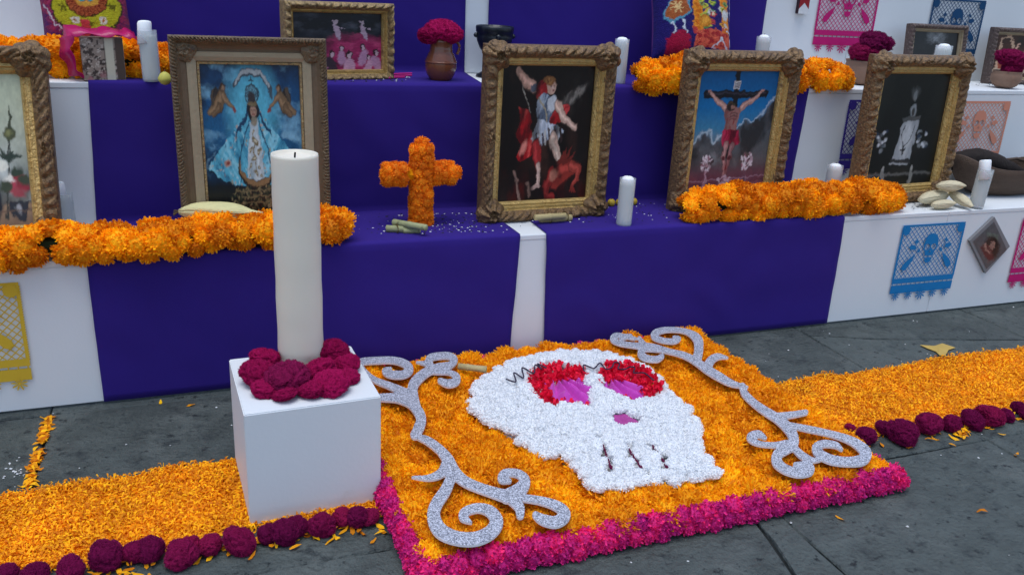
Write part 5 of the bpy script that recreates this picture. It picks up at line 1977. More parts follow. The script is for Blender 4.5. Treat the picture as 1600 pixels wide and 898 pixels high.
def cup_candle(label, px, py, z0, py_top, wpx, notch=0., lean=0.):
    """a clear cup filled with cloudy wax; the candle stub stands in it (notch > 0: stub high and to one side)"""
    P = at(px, py, 'z', z0)
    z1 = top_z(P, py_top)
    r_ = wpx / 2 / ppm(P)
    h_ = z1 - z0
    root = thing('cup_candle', label, 'candle', (P[0], P[1], z0 + .0045), CG, (0, lean, 0))
    hc = h_ * (.955 - notch)
    mb = MB()
    mb.lathe([(0, 0), (r_ * .95, 0), (r_ * .97, .004), (r_, hc), (r_ * .965, hc), (r_ * .935, .006), (0, .006)], 28)
    link('clear_cup', mb.mesh('clear_cup', M['glass']), root)
    mb = MB()
    rw = r_ * .925
    mb.lathe([(0, .007), (rw * .98, .007), (rw, .02), (rw, hc * .5), (rw * .99, hc * .88), (rw * .93, hc * .905), (0, hc * .90)], 24)
    link('wax_fill', mb.mesh('wax_fill', M['greywax'], True), root)
    rs = r_ * (.80 if notch else .78)
    mb = MB()
    top = h_
    if notch:
        hh = (top - hc * .72)
        ca, sa = math.cos(-.30), math.sin(-.30)
        mb.lathe([(0, -hh / 2), (rs * .92, -hh / 2), (rs * .92, hh * .42), (rs * .84, hh * .49), (rs * .5, hh * .50), (0, hh * .49)], 20)
        mb.v = [(x + .08 * z, y * ca - z * sa, y * sa + z * ca + top - hh * .5) for x, y, z in mb.v]
        pr = None
    else:
        pr = [(0, hc * .86), (rs, hc * .86), (rs * 1.0, top - rs * .75), (rs * .90, top - rs * .34), (rs * .62, top - rs * .08), (0, top)]
    if pr:
        mb.lathe(pr, 20)
        mb.v = [(x * (1 + .06 * math.sin(z * 90)), y, z) for x, y, z in mb.v]
    o = link('wax_stub', mb.mesh('wax_stub', M['whitewax'], True), root, (-.26 * r_ if notch else 0, 0, 0))
    mb = MB()
    mb.tube([(0, 0, top - .004), (.001, 0, top + .004)], .0012, 5)
    link('wick', mb.mesh('wick', M['wick']), root, (-.26 * r_ if notch else 0, 0, 0))
    return root


cup_candle('squat cup candle with a leaning white stub behind the long garland, far left', 103, 352, H1, 287, 33, .20, -.02)
cup_candle('tall cup candle with its white stub pushed to one side, beside the patterned box', 238, 129, H2, 36, 28, .10, -.02)
cup_candle('cup candle with a rounded white top standing between the warrior and crucifixion frames', 974, 353, H1, 277, 25)
cup_candle('cup candle just behind the upper right corner of the warrior frame', 966, 133, H2, 60, 22)
cup_candle('cup candle showing only its top above the crucifixion frame', 1184, 128, H2, 56, 22)
cup_candle('short cup candle behind the thick garland, left of the pale robed figure frame', 1295, 318, H1, 257, 24)
cup_candle('leaning cup candle with a notched white top in front of the wooden bowl', 1524, 325, H1, 252, 23, .14, .06)
cup_candle('cup candle with a bright rounded stub before the small smoke picture', 1462, 137, H2, 70, 25)


# ------------------------------------------------------------------ pots
def pot(label, name, px, py, z0, prof_px, material, flowers, flat=None, cat='pot', handle=False, extras=None):
    P = at(px, py, 'z', z0)
    k = 1 / ppm(P)
    root = thing(name, label, cat, (P[0], P[1], z0 + .0045))
    kz = k / .97
    mb = MB()
    prof = [(r_ * k, h_ * kz) for r_, h_ in prof_px]
    top = prof[-1]
    prof = [(0, 0)] + prof + [(top[0] - .004, top[1] - .001), (max(.004, prof[-2][0] - .007), prof[-2][1]), (.004, prof[len(prof) // 2][1])]
    mb.lathe(prof, 40)
    link('pot_body', mb.mesh('pot_body', material, True), root)
    if handle:
        zt, zm = prof_px[-1][1] * kz, prof_px[len(prof_px) // 2][1] * kz
        r1, r2 = prof_px[-2][0] * k, max(p_[0] for p_ in prof_px) * k
        mb = MB()
        q = smooth_line([(r1 * .98, zt * .93), (r2 * 1.05, zt * .90), (r2 * 1.16, zt * .78), (r2 * 1.02, zm * 1.0)], None, 5)
        mb.tube([(x * .98, -x * .18, z) for x, z in q], .0052, 8)
        link('handle', mb.mesh('handle', material, True), root)
    return root, P, k, kz


r_, P, k, kz = pot('round glazed red clay jug holding a magenta flower crest, right of the flame picture', 'clay_jug', 688, 128, H2,
                   [(13, 0), (17, 2), (22, 10), (24.5, 20), (24, 30), (20, 39), (17.5, 43), (18, 45), (17, 47), (17.5, 55), (20, 62)], M['clay'], None, cat='jug', handle=True)
mb = MB()
mb.lathe([(24.6 * k, 26 * kz), (25.0 * k, 27 * kz), (24.9 * k, 28.2 * kz), (24.3 * k, 29 * kz)], 40)
link('groove_band', mb.mesh('groove_band', M['clay'], True), r_)
for (dx, dz, s, sy_) in ((2, 74, 30, .62), (-21, 68, 20, .78), (14, 70, 22, .75)):
    o = link('cockscomb_flower', CCB[abs(dx) % 4], None, (P[0] + dx * k * .95, P[1] + (.004 if dx == 2 else -.006), H2 + dz * kz), nquat((0, -.2, 1), dx), (s * k, s * k * .9, s * k * sy_))
    tag(o, {2: 'broad magenta cockscomb crest in the red clay jug', -21: 'drooping magenta cockscomb head at the left rim of the red clay jug',
            14: 'magenta cockscomb head at the right rim of the red clay jug'}[dx], 'flower', 'cockscomb heads in pots')

r_, P, k, kz = pot('brown clay pot with dark cockscomb heads beside the right marigold garland', 'clay_pot', 1345, 132, H2,
                   [(22, 0), (27, 4), (30, 14), (29, 24), (27, 30), (29, 34)], M['clay_raw'], None)
for j, (dx, dz, s, sy_) in enumerate(((16, 62, 28, .68), (-6, 46, 27, .72), (-2, 58, 17, .7))):
    o = link('cockscomb_flower', CC[j], None, (P[0] + dx * k * .95, P[1] - .01 * j, H2 + dz * kz), nquat((0, -.2, 1), dx), (s * k, s * k * .9, s * k * sy_))
    tag(o, ['large dark magenta cockscomb head leaning right over the brown clay pot', 'lower dark magenta cockscomb head in the brown clay pot',
            'small dark magenta cockscomb head at the left of the brown clay pot'][j], 'flower', 'cockscomb heads in pots')
mb = MB()
q = smooth_line([(-20, 34), (-25, 36), (-28, 42), (-26, 47), (-23, 48)], None, 4)
mb.tube([(x * k, -.02, z * kz) for x, z in q], [.009 - .0003 * i for i in range(len(q))], 8)
link('curled_lug', mb.mesh('curled_lug', M['black_clay'], True), r_)

r_, P, k, kz = pot('small round brown clay bowl with a dark cockscomb head, far right middle step', 'clay_bowl', 1568, 138, H2, [(12, 0), (17, 3), (22, 11), (22, 18), (20, 22), (21, 24)], M['clay_raw'], None, cat='bowl')
for j, (dx, dz, s, sy_) in enumerate(((2, 44, 24, .62), (13, 36, 13, .8), (1, 28, 17, .9))):
    o = link('cockscomb_flower', CC[(j + 2) % 4], None, (P[0] + dx * k, P[1] - .008 * j, H2 + dz * kz), nquat((0, -.2, 1), dx), (s * k, s * k * .9, s * k * sy_))
    tag(o, ['broad cockscomb crest in the small clay bowl at the far right', 'small cockscomb head on the right of the small clay bowl',
            'low cockscomb head filling the mouth of the small clay bowl'][j], 'flower', 'cockscomb heads in pots')

P = at(770, 121, 'z', H2)
k = 1 / ppm(P)
z1 = top_z(P, 41) - H2
r_ = thing('incense_burner', 'black clay footed incense cup in the white gap behind the warrior frame', 'incense burner', (P[0], P[1], H2 + .001))
mb = MB()
mb.lathe([(0, 0), (27 * k, 0), (26 * k, .008), (16 * k, .022), (11 * k, .040), (13 * k, z1 * .42), (22 * k, z1 * .55), (27 * k, z1 * .70), (28 * k, z1 * .80), (27 * k, z1 * .84), (29 * k, z1 * .88), (29.5 * k, z1 * .97),
          (28.5 * k, z1), (26 * k, z1), (25 * k, z1 * .85), (14 * k, z1 * .62), (0, z1 * .58)], 36)
link('cup_body', mb.mesh('cup_body', M['black_clay'], True), r_)
for a in range(4):
    mb = MB()
    an = a * math.pi / 2 + 3.0
    mb.lathe([(0, -.008), (.008, -.004), (.010, .003), (.005, .010), (0, .011)], 10)
    link('knob', mb.mesh('knob', M['black_clay'], True), r_, (math.cos(an) * 29 * k, math.sin(an) * 29 * k, z1 * .80))

# ------------------------------------------------------------------ wooden bowl with a dark curved scoop
P = at(1592, 309, 'z', H1)
k = 1 / ppm(P)
bw_ = thing('wooden_bowl', 'long old carved wooden bowl at the right end of the lowest step', 'bowl', (P[0], P[1] + .10, H1 + .001))
mb = MB()
NA, NR = 60, 9
V, F = [], []
LX, LY, BHh = .31, .125, .125


def bowl_ring(s, inner):
    out = []
    for i in range(NA):
        a = 2 * math.pi * i / NA
        ex_ = abs(math.cos(a))
        rim = BHh + .055 * ex_ ** 3
        if not inner:
            rad = .42 + .58 * math.sin(s * math.pi / 2) ** .75
            z = rim * s ** 1.5
        else:
            rad = (.36 + .57 * math.sin(s * math.pi / 2) ** .75)
            z = .020 + (rim - .020) * s ** 1.6
        out.append((LX * rad * math.cos(a) + .004 * noise.noise(Vector((a * 3, s * 4, 1))), LY * rad * math.sin(a) + .004 * noise.noise(Vector((a * 3, s * 4, 5))), z))
    return out


rings_ = [bowl_ring(i / NR, False) for i in range(NR + 1)] + [bowl_ring(1 - i / NR, True) for i in range(NR + 1)]
for rg in rings_:
    V += rg
for j in range(len(rings_) - 1):
    for i in range(NA):
        F.append((j * NA + i, j * NA + (i + 1) % NA, (j + 1) * NA + (i + 1) % NA, (j + 1) * NA + i))
F.append(tuple(range(NA - 1, -1, -1)))
F.append(tuple((len(rings_) - 1) * NA + i for i in range(NA)))
mb.add(V, F)
link('bowl_body', mb.mesh('bowl_body', M['batea'], True), bw_)
PS = [(1478, 262), (1497, 250), (1525, 247), (1552, 254), (1578, 267), (1600, 280), (1630, 300)]
pts = []
for i, (x, y) in enumerate(PS):
    pts.append(at(x, y, 'y', P[1] + .155))
q = [Vector(p_) for p_ in pts]
c = q[2].copy()
scoop = thing('dark_wooden_scoop', 'dark cracked wooden scoop with a loop handle lying along the wooden bowl', 'scoop', c)
mb = MB()
n_ = len(q)
mb2 = MB()
den = smooth_line([(i, 0) for i in range(n_)], None, 4)
ss = np.linspace(0, n_ - 1, 25)
path3 = [Vector([np.interp(s, range(n_), [p_[a] for p_ in q]) for a in range(3)]) for s in ss]
rad = np.interp(ss, range(n_), [.020, .038, .046, .044, .040, .040, .03])
mb.tube([tuple(p_) for p_ in path3], list(rad), 16)
mb.v = [(x, y + .006 * noise.noise(Vector((x * 30, z * 30, 1))), z + .007 * noise.noise(Vector((x * 26, y * 26, 4)))) for x, y, z in mb.v]
link('scoop_body', shift(mb, c).mesh('scoop_body', M['charred'], True), scoop)
hq = [at(x, y, 'y', P[1] + .15) for x, y in ((1562, 258), (1573, 250), (1588, 248), (1606, 252), (1622, 264), (1625, 285))]
mb = MB()
mb.tube([tuple(p_) for p_ in hq], [.010, .008, .0075, .0075, .008, .009], 8)
link('loop_handle', shift(mb, c).mesh('loop_handle', M['batea'], True), scoop)


# ------------------------------------------------------------------ husk tamales, corn, cane, fruit, incense
def husk(label, a, b, r_, material, name='corn_husk_parcel', cat='corn husk', grp='corn husk parcels by the wooden bowl', taper=(.30, .82, 1.0, .95, .70, .22), ribs=.09, leaf=False):
    a, b = Vector(a), Vector(b)
    c = (a + b) / 2
    d = b - a
    L = d.length
    root = thing(name, label, cat, c, grp)
    x = d.normalized()
    z = Vector((0, 0, 1))
    y = z.cross(x).normalized()
    z = x.cross(y)
    mb = MB()
    n1, n2 = 14, 22
    V, F = [], []
    for i in range(n1 + 1):
        s = i / n1
        rr_ = r_ * np.interp(s, np.linspace(0, 1, len(taper)), taper)
        for k_ in range(n2):
            an = 2 * math.pi * k_ / n2
            q_ = rr_ * (1 + ribs * math.sin(an * 7 + 2 * s) + .10 * noise.noise(Vector((s * 4 + L * 60, math.cos(an) * 2, math.sin(an) * 2))))
            p_ = x * (L * (s - .5)) + y * q_ * math.cos(an) * 1.05 + z * q_ * math.sin(an) * .85
            V.append(tuple(p_))
    for i in range(n1):
        for k_ in range(n2):
            F.append((i * n2 + k_, i * n2 + (k_ + 1) % n2, (i + 1) * n2 + (k_ + 1) % n2, (i + 1) * n2 + k_))
    F.append(tuple(range(n2 - 1, -1, -1)))
    F.append(tuple(n1 * n2 + k_ for k_ in range(n2)))
    mb.add(V, F)
    link('husk_body', mb.mesh('husk_body', material, True), root)
    # an overlapping outer leaf
    mb = MB()
    V, F = [], []
    for i in range(n1 + 1):
        s = i / n1
        rr_ = r_ * np.interp(s, np.linspace(0, 1, len(taper)), taper) * 1.06 + .001
        for k_ in range(8):
            an = math.radians(20 + 130 * k_ / 7 + 22 * s)
            q_ = rr_ * (1 + ribs * .6 * math.sin(an * 9))
            V.append(tuple(x * (L * (s * 1.06 - .5)) + y * q_ * math.cos(an) * 1.05 + z * q_ * math.sin(an) * .85))
    for i in range(n1):
        for k_ in range(7):
            F.append((i * 8 + k_, i * 8 + k_ + 1, (i + 1) * 8 + k_ + 1, (i + 1) * 8 + k_))
    mb.add(V, F)
    lo_ = link('husk_leaf', mb.mesh('husk_leaf', material, True), root)
    so_ = lo_.modifiers.new('thickness', 'SOLIDIFY')
    so_.thickness = .001
    return root, c, x, y, z, L


husk('cream corn husk parcel at the left of the small heap by the bowl', at(1437, 313, 'z', H1 + .032), at(1482, 303, 'z', H1 + .035), .030, M['husk'])
husk('cream corn husk parcel at the front of the small heap by the bowl', at(1456, 321, 'z', H1 + .02), at(1491, 318, 'z', H1 + .022), .021, M['husk'])
husk('cream corn husk parcel slanting down at the right of the small heap', at(1484, 300, 'z', H1 + .05), at(1518, 323, 'z', H1 + .016), .024, M['husk'])
husk('cream corn husk parcel lying on top of the small heap', at(1464, 291, 'z', H1 + .085), at(1506, 291, 'z', H1 + .085), .026, M['husk'])
root, c, x, y, z, L = husk('pale green corn cob in its husk lying on the long marigold garland', at(280, 331, 'z', .552), at(404, 333, 'z', .555), .034, M['husk_green'], 'corn_cob', 'corn', None,
                           (.25, .75, .95, 1.0, 1.0, .95, .70, .25, .10), .085)
mb = MB()
for k_ in range(26):
    d_ = (-x + y * random.uniform(-.6, .6) + z * random.uniform(-.5, .5)).normalized()
    p0 = -x * (L * .49)
    mb.tube([tuple(p0), tuple(p0 + d_ * .010), tuple(p0 + d_ * .020 + z * random.uniform(-.006, .003))], .0008, 4)
o = link('corn_silk', mb.mesh('corn_silk', M['silk']), root)


def cane(root, a, b, r_, material, name='cane_length'):
    a, b = Vector(a), Vector(b)
    mb = MB()
    pts = [a + (b - a) * s for s in (0, .02, .44, .47, .50, .53, .98, 1)]
    mb.tube([tuple(p_) for p_ in pts], [r_ * .8, r_, r_, r_ * 1.13, r_ * 1.13, r_, r_, r_ * .8], 12)
    return mb


def cane_bundle(label, z0, pieces, material, ties):
    c = np.mean([at(x, y, 'z', z0) for pc in pieces for x, y in (pc[:2], pc[2:4])], 0)
    c[2] = z0
    root = thing('cane_bundle', label, 'cane', c, 'sugar cane bundles on the step')
    for (xa, ya, xb, yb, rp, dz) in pieces:
        a, b = at(xa, ya, 'z', z0 + dz), at(xb, yb, 'z', z0 + dz)
        mb = cane(None, a, b, rp / ppm(a), material)
        link('cane_length', shift(mb, c).mesh('cane_length', material, True), root)
    for (x, y_, rp) in ties:
        p_ = at(x, y_, 'z', z0 + .02)
        r0 = rp / ppm(p_)
        mb = MB()
        mb.tube([(0, r0 * 1.2 * math.cos(a), r0 * math.sin(a) * .8) for a in np.linspace(0, 2 * math.pi, 17)], .0018, 5)
        link('twine', shift(mb, (0, 0, 0)).mesh('twine', M['string']), root, Vector(p_) - Vector(c))
    return root


cane_bundle('pair of grey green cane lengths lying at the foot of the marigold cross', H1, [(603, 357, 656, 359, 5.6, .017), (614, 347, 667, 356, 5.2, .034), (630, 361, 657, 360, 4, .014)], M['cane_green'], [(620, 357, 8)])
cane_bundle('tied bundle of dry yellow cane in front of the warrior frame', H1, [(835, 340, 884, 337, 5, .03), (843, 343, 893, 340, 5.4, .016), (834, 338, 880, 334, 4.5, .018)], M['cane'], [(858, 341, 9), (884, 338, 9)])
for j, (px, py, s) in enumerate(((942, 319, 6.0), (955, 318, 6.3), (990, 316, 6.0), (967, 317, 5.6))):
    P = at(px, py, 'z', H1 + .016)
    rr_ = s / ppm(P)
    fr = thing('yellow_fruit', ['small yellow fruit nearest the warrior frame corner', 'small yellow fruit left of the cup candle with a rounded top', 'small yellow fruit just right of the cup candle on the lowest step',
                                'small yellow fruit hidden behind the cup candle on the lowest step'][j], 'fruit', (P[0], P[1], H1 + .0045), 'yellow fruits on the lowest step')
    mb = MB()
    mb.lathe([(0, 0), (rr_ * .6, .15 * rr_), (rr_ * .95, .6 * rr_), (rr_, rr_), (rr_ * .9, 1.45 * rr_), (rr_ * .5, 1.82 * rr_), (rr_ * .12, 1.85 * rr_), (0, 1.78 * rr_)], 18)
    link('fruit_body', mb.mesh('fruit_body', M['fruit'], True), fr)
    mb = MB()
    mb.tube([(0, 0, 1.78 * rr_), (.001, -.001, 2.1 * rr_)], .0015, 5)
    link('fruit_stem', mb.mesh('fruit_stem', M['silk']), fr)
P = at(258, 126, 'z', H2 + .015)
fr = thing('yellow_fruit', 'pale yellow green fruit on the middle step beside the bronze frame', 'fruit', (P[0], P[1], H2 + .001))
mb = MB()
mb.lathe([(0, 0), (.012, .004), (.020, .014), (.020, .022), (.013, .034), (.004, .040), (0, .040)], 18)
link('fruit_body', mb.mesh('fruit_body', mat('yellow green fruit', (.55, .50, .10), .5, .3, nscale=20, nvar=.15), True), fr)
mb = MB()
mb.tube([(0, 0, .039), (.002, 0, .046)], .0018, 5)
link('fruit_stem', mb.mesh('fruit_stem', M['silk']), fr)
a0 = at(608, 120, 'z', H2 + .008)
inc = thing('incense_sticks', 'three bright pink sticks lying at the foot of the flame picture', 'sticks', (a0[0], a0[1], H2 + .0045))
for (xa, ya, xb, yb) in ((606, 117, 643, 115), (606, 120, 643, 118), (606, 122, 632, 121)):
    a, b = at(xa, ya, 'z', H2 + .010), at(xb, yb, 'z', H2 + .008)
    mb = MB()
    mb.tube([tuple(a), tuple((a + b) / 2 + np.array([0, 0, .001])), tuple(b)], .0036, 6)
    link('stick', shift(mb, inc.location).mesh('stick', M['pinkstick']), inc)

# ------------------------------------------------------------------ patterned box in pink film
P = at(165, 128, 'z', H2)
k = 1 / ppm(P)
z1 = top_z(P, 62) - H2
bx = thing('patterned_box', 'small speckled brown box with a cream stripe, wrapped in pink film', 'box', (P[0], P[1], H2 + .005), None, (0, 0, .12))
w_ = 60 * k
pp = Paint(60, 60, 1., (150, 132, 118), seed=19, warp=.0)
pp.clouds((60, 46, 42), .52, .60, 15, 3, 1, .95)
pp.clouds((195, 180, 165), .60, .68, 18, 13, 1, .9)
pp.clouds((170, 110, 110), .5, .6, 6, 23, np.clip((.25 - pp.v) * 6, 0, 1), .8)
pp.poly([(.56, 0), (.76, 0), (.76, 1), (.56, 1)], (205, 196, 172))
pp.poly([(.80, 0), (1.0, 0), (1.0, 1), (.80, 1)], (82, 66, 58))
pp.line([(.545, 0), (.545, 1)], .008, (60, 50, 45))
link('printed_front', paint_mesh('printed_front', pp, w_, z1, -.0015, -w_ / 2, 0), bx)
mb = MB()
mb.box((0, .028, z1 / 2), (w_ - .001, .056, z1 - .001))
link('box_body', mb.mesh('box_body', mat('cream box card', (.42, .36, .28), .7, .2, nscale=30, nvar=.2)), bx)
mb = MB()
V, F = [], []
fl = smooth_line([(-w_ * .50, .006), (-w_ * .62, z1 * .30), (-w_ * .72, z1 * .70), (-w_ * .64, z1 * .98), (-w_ * .52, z1 * 1.06), (0, z1 * 1.05), (w_ * .45, z1 * 1.04), (w_ * .72, z1 * 1.0), (w_ * .85, z1 * .93)], None, 5)
wd_ = [.008 + .03 * math.sin(math.pi * min(1, i / len(fl) * 1.1)) for i in range(len(fl))]
for i, (x, z) in enumerate(fl):
    for s in (0, .5, 1):
        V.append((x - (.030 * s if i < 20 else 0) + .004 * math.sin(s * 3 + i), -.014 + .06 * s, z + (.020 * s if i >= 18 else 0) + .005 * math.sin(i * .9 + s * 3)))
for i in range(len(fl) - 1):
    for s in range(2):
        F.append((i * 3 + s, i * 3 + s + 1, (i + 1) * 3 + s + 1, (i + 1) * 3 + s))
mb.add(V, F)
fo = link('pink_film', mb.mesh('pink_film', M['film'], True), bx)
mo = fo.modifiers.new('thickness', 'SOLIDIFY')
mo.thickness = .0012


# ------------------------------------------------------------------ embroidered cushions
def cushion(label, base, yaw, lean, w, h, T, painter, roll=0.):
    root = thing('embroidered_cushion', label, 'cushion', base, 'embroidered cushions on the middle step', (-lean, roll, yaw))
    P_ = painter
    U, Vv = P_.u0 * 2 - 1, P_.v0 * 2 - 1
    th = T * np.clip((1 - U ** 4) * (1 - Vv ** 4), 0, 1) ** .55
    wr = .004 * (fbm(P_.u0 * 5, P_.v0 * 5, 4) - .5) * np.clip(th / T, 0, 1)
    me = paint_mesh('embroidered_front', P_, w, h, 0, -w / 2, 0, M['embroidery'], -th + wr)
    co = np.zeros(len(me.vertices) * 3, np.float32)
    me.vertices.foreach_get('co', co)
    co = co.reshape(-1, 3)
    pin = 1 - .06 * (np.abs(U) ** 2 * (1 - Vv ** 2) + 0).ravel()
    pin2 = 1 - .05 * (np.abs(Vv) ** 2 * (1 - U ** 2)).ravel()
    co[:, 0] *= pin
    co[:, 2] = h / 2 + (co[:, 2] - h / 2) * pin2
    me.vertices.foreach_set('co', co.ravel())
    me.update()
    link('embroidered_front', me, root)
    mb = MB()
    nb = P_.ny
    v2 = co.copy()
    v2[:, 1] = np.abs(v2[:, 1]) * .8
    ny, nx = P_.ny, P_.nx
    i = np.arange(nx * ny).reshape(ny, nx)
    F = np.stack([i[:-1, :-1], i[1:, :-1], i[1:, 1:], i[:-1, 1:]], -1).reshape(-1, 4)
    mb.add(v2.tolist(), F.tolist())
    link('back_cover', mb.mesh('back_cover', M['cushion_back'], True), root)
    return root


def cush_left():
    p = Paint(110, 110, 1., (92, 36, 88), warp=.004, seed=21)
    p.clouds((150, 45, 80), .45, .6, 8, 3, 1, .9)
    for k in range(9):
        p.line([(0, .06 + .11 * k), (1, .05 + .11 * k)], .007, (60, 28, 92), a=.8)
    for k in range(9):
        p.line([(.04 + .12 * k, 0), (.04 + .12 * k, 1)], .005, (60, 28, 92), a=.6)
    p.ell(.53, .44, .40, .30, (60, 48, 35))
    p.ell(.53, .45, .38, .28, (176, 172, 40))
    p.ell(.53, .62, .26, .27, (60, 30, 22))
    p.ell(.53, .62, .245, .255, (165, 84, 48))
    for k in range(17):
        a = math.pi + math.pi * k / 16
        p.line([(.53 + .15 * math.cos(a), .60 + .16 * math.sin(a)), (.53 + .225 * math.cos(a), .61 + .23 * math.sin(a))], .007, (110, 36, 26))
    p.ell(.53, .62, .15, .15, (205, 150, 60))
    p.ell(.53, .66, .15, .13, (165, 30, 40))
    p.ell(.53, .58, .12, .045, (60, 160, 160))
    for x, y in ((.26, .47), (.80, .46), (.53, .27)):
        for k in range(5):
            a = k * 1.257 + .3
            p.line([(x, y), (x + .055 * math.cos(a), y + .055 * math.sin(a))], [.022, .004], (98, 92, 24))
    for x, y in ((.38, .30), (.69, .30)):
        for k in range(7):
            a = k * .9
            p.ell(x + .03 * math.cos(a), y + .03 * math.sin(a), .014, .014, (215, 205, 195))
        p.ell(x, y, .014, .014, (170, 60, 60))
    for pts in ([(.05, .50), (.10, .38), (.20, .22)], [(.60, .95), (.72, .78), (.92, .68)], [(.10, .80), (.30, .92)]):
        p.line(pts, .010, (205, 195, 205))
    p.poly([(.02, .80), (.16, .98), (.24, .98), (.12, .76)], (125, 170, 60))
    p.ell(.33, .14, .10, .09, (110, 112, 66))
    p.poly([(.42, .12), (.52, .12), (.52, .32), (.44, .34)], (190, 60, 66))
    p.grain(.3, 50)
    return p


def cush_right():
    p = Paint(120, 120, 1., (38, 30, 100), warp=.004, seed=23)
    p.poly([(.10, .02), (.36, .06), (.36, .30), (.24, .36), (.08, .22)], (160, 22, 60))
    p.poly([(.06, .58), (.22, .86), (.34, .80), (.38, .58), (.16, .42), (.07, .48)], (90, 150, 175))
    p.poly([(.075, .58), (.21, .82), (.30, .78), (.36, .60), (.16, .46), (.085, .50)], (165, 90, 50))
    for k in range(7):
        a = k * .898
        p.line([(.20, .64), (.20 + .07 * math.cos(a), .64 + .07 * math.sin(a))], .009, (225, 190, 130))
    p.line([(.14, .44), (.18, .36), (.17, .30)], .011, (205, 215, 225))
    p.line([(.28, .48), (.28, .38), (.32, .33)], .011, (205, 215, 225))
    for a, b in ((.40, .50), (.78, .92)):
        for y in np.linspace(.40, .99, 9):
            p.ell(a + (.06 if a < .5 else .10 * (1 - y)), y, .065, .06, (226, 140, 40))
            p.ell(a + (.06 if a < .5 else .10 * (1 - y)), y, .035, .032, (206, 108, 26))
    p.poly([(.50, .80), (.80, .80), (.82, .95), (.50, .95)], (70, 130, 140))
    p.ell(.58, .92, .05, .05, (215, 210, 50))
    p.ell(.74, .92, .05, .05, (215, 210, 50))
    p.ell(.66, .93, .03, .03, (205, 175, 190))
    for k in range(26):
        x, y = random.uniform(.48, .84), random.uniform(.42, .76)
        p.ell(x, y, .036, .032, random.choice([(190, 195, 70), (195, 70, 70), (80, 130, 70), (226, 160, 60), (205, 205, 200), (120, 150, 90)]), random.uniform(-1, 1))
        p.ell(x, y, .015, .013, random.choice([(110, 60, 40), (220, 220, 180), (60, 90, 50)]))
    p.ell(.55, .50, .085, .08, (200, 130, 40))
    p.ell(.55, .50, .055, .05, (226, 160, 60))
    p.ell(.83, .60, .06, .07, (205, 205, 205))
    p.poly([(.42, .16), (.92, .14), (.90, .36), (.68, .40), (.44, .36)], (206, 92, 70))
    for k in range(40):
        p.ell(random.uniform(.43, .9), random.uniform(.16, .37), .022, .018, (160, 40, 44), random.uniform(-1, 1))
    for pts in ([(.66, .16), (.78, .30), (.90, .12)], [(.90, .95), (.96, .78), (.94, .60), (.99, .45)], [(.98, .98), (.985, .80), (.99, .66)], [(.86, .40), (.96, .36), (.98, .26)]):
        p.line(pts, .010, (205, 210, 220))
    p.ell(.95, .26, .04, .06, (210, 212, 222))
    p.ell(.36, .94, .045, .06, (210, 212, 220))
    p.ell(.35, .945, .012, .014, (40, 40, 60))
    p.line([(.42, .40), (.42, .34)], .02, (190, 60, 60))
    p.grain(.3, 50)
    return p


b0_ = at(142, 76, 'y', .60)
cushion('colourful embroidered purple and lime cushion behind the patterned box', (b0_[0], .605, b0_[2] - .005), .05, .22, .265, .265, .055, cush_left(), -.05)
b1_ = at(1082, 90, 'y', .56)
cushion('dark blue embroidered cushion with orange stitching behind the crucifixion frame', (b1_[0], .565, b1_[2] - .02), .10, .28, .40, .31, .065, cush_right(), .06)

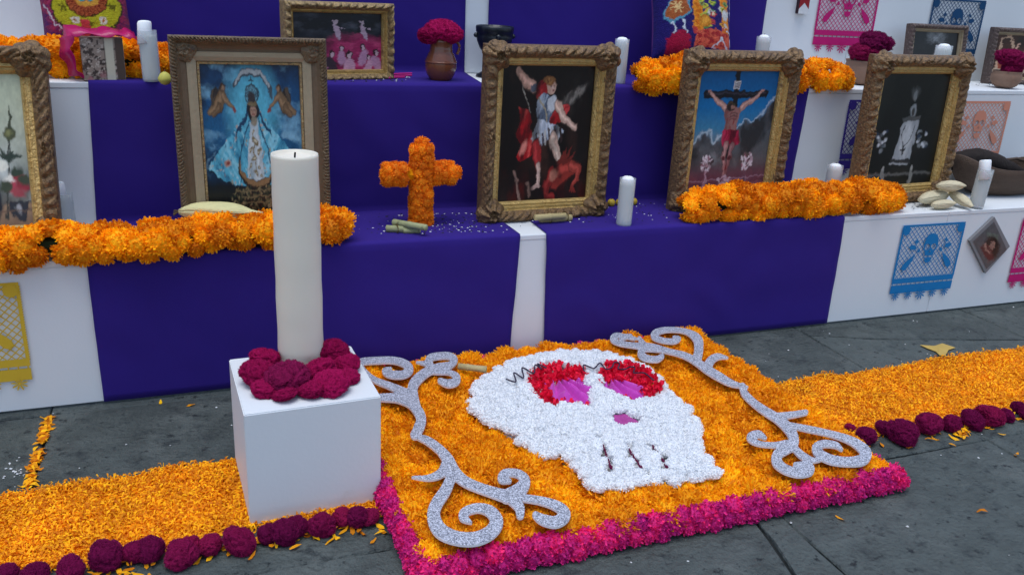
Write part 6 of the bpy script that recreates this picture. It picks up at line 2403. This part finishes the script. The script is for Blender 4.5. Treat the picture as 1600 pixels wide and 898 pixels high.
# ------------------------------------------------------------------ small packet fixed to the panel
P = at(1252, 22, 'y', D2 - .012)
pk = thing('cigarette_packet', 'small white packet with a dark red top stuck high on the white panel', 'packet', (P[0], D2 - .003, P[2]))
w_, h_ = .052, .082
mb = MB()
mb.box((0, -.010, h_ / 2), (w_, .020, h_))
link('packet_body', mb.mesh('packet_body', M['packet_white']), pk)
mb = MB()
V = [(-w_ / 2 - .0006, -.0206, h_ * .25), (0, -.0206, h_ * .58), (w_ / 2 + .0006, -.0206, h_ * .25), (w_ / 2 + .0006, -.0206, h_ * .80), (-w_ / 2 - .0006, -.0206, h_ * .80)]
mb.add(V, [(0, 1, 4), (1, 2, 3), (1, 3, 4)])
link('red_chevron', mb.mesh('red_chevron', M['packet_red']), pk)
mb = MB()
mb.box((0, -.0105, h_ * .90), (w_ + .002, .023, h_ * .205))
link('lid', mb.mesh('lid', M['packet_dark']), pk)
mb = MB()
mb.box((-w_ / 2 - .0006, -.0103, h_ * .4), (.001, .0195, h_ * .78))
link('dark_side', mb.mesh('dark_side', M['packet_dark']), pk)

# ------------------------------------------------------------------ specks strewn on the steps
g = np.random.default_rng(31)
for key, lab, nn_, sz in (('bits_white', 'white specks strewn on the purple cloth steps', 210, (.0016, .0042)), ('bits_dark', 'dark seeds and petals strewn along the steps', 380, (.0020, .0052))):
    mb = MB()
    for k_ in range(nn_):
        r_ = g.random()
        if r_ < .40:
            P = at(g.normal(725, 50), g.uniform(335, 366), 'z', H1)
        elif r_ < .52:
            P = at(g.uniform(555, 700), g.uniform(336, 368), 'z', H1)
        elif r_ < .66:
            P = at(g.uniform(880, 1045), g.uniform(320, 350), 'z', H1)
        elif r_ < .74:
            P = at(g.uniform(1425, 1460), g.uniform(312, 330), 'z', H1)
        elif r_ < .86:
            P = at(g.uniform(510, 640), g.uniform(123, 131), 'z', H2)
        elif r_ < .92:
            P = at(g.uniform(190, 262), g.uniform(120, 128), 'z', H2)
        else:
            P = at(g.uniform(1495, 1600), g.uniform(132, 137), 'z', H2)
        if not (0.0 < P[1] < .36 or .38 < P[1] < .74):
            continue
        s = g.uniform(*sz)
        a0_ = g.uniform(0, 6)
        V = [(P[0] + s * math.cos(a + a0_) * g.uniform(.6, 1.4), P[1] + s * math.sin(a + a0_) * g.uniform(.6, 1.4), P[2] + .0065) for a in (0, 1.57, 3.14, 4.71)]
        mb.add(V + [(P[0], P[1], P[2] + .0065 + s * .6)], [(0, 1, 4), (1, 2, 4), (2, 3, 4), (3, 0, 4)], g.random())
    o = link('strewn_specks', mb.mesh('strewn_specks', M[key]), None)
    tag(o, lab, 'specks', kind='stuff')

print('objects', len(bpy.data.objects))
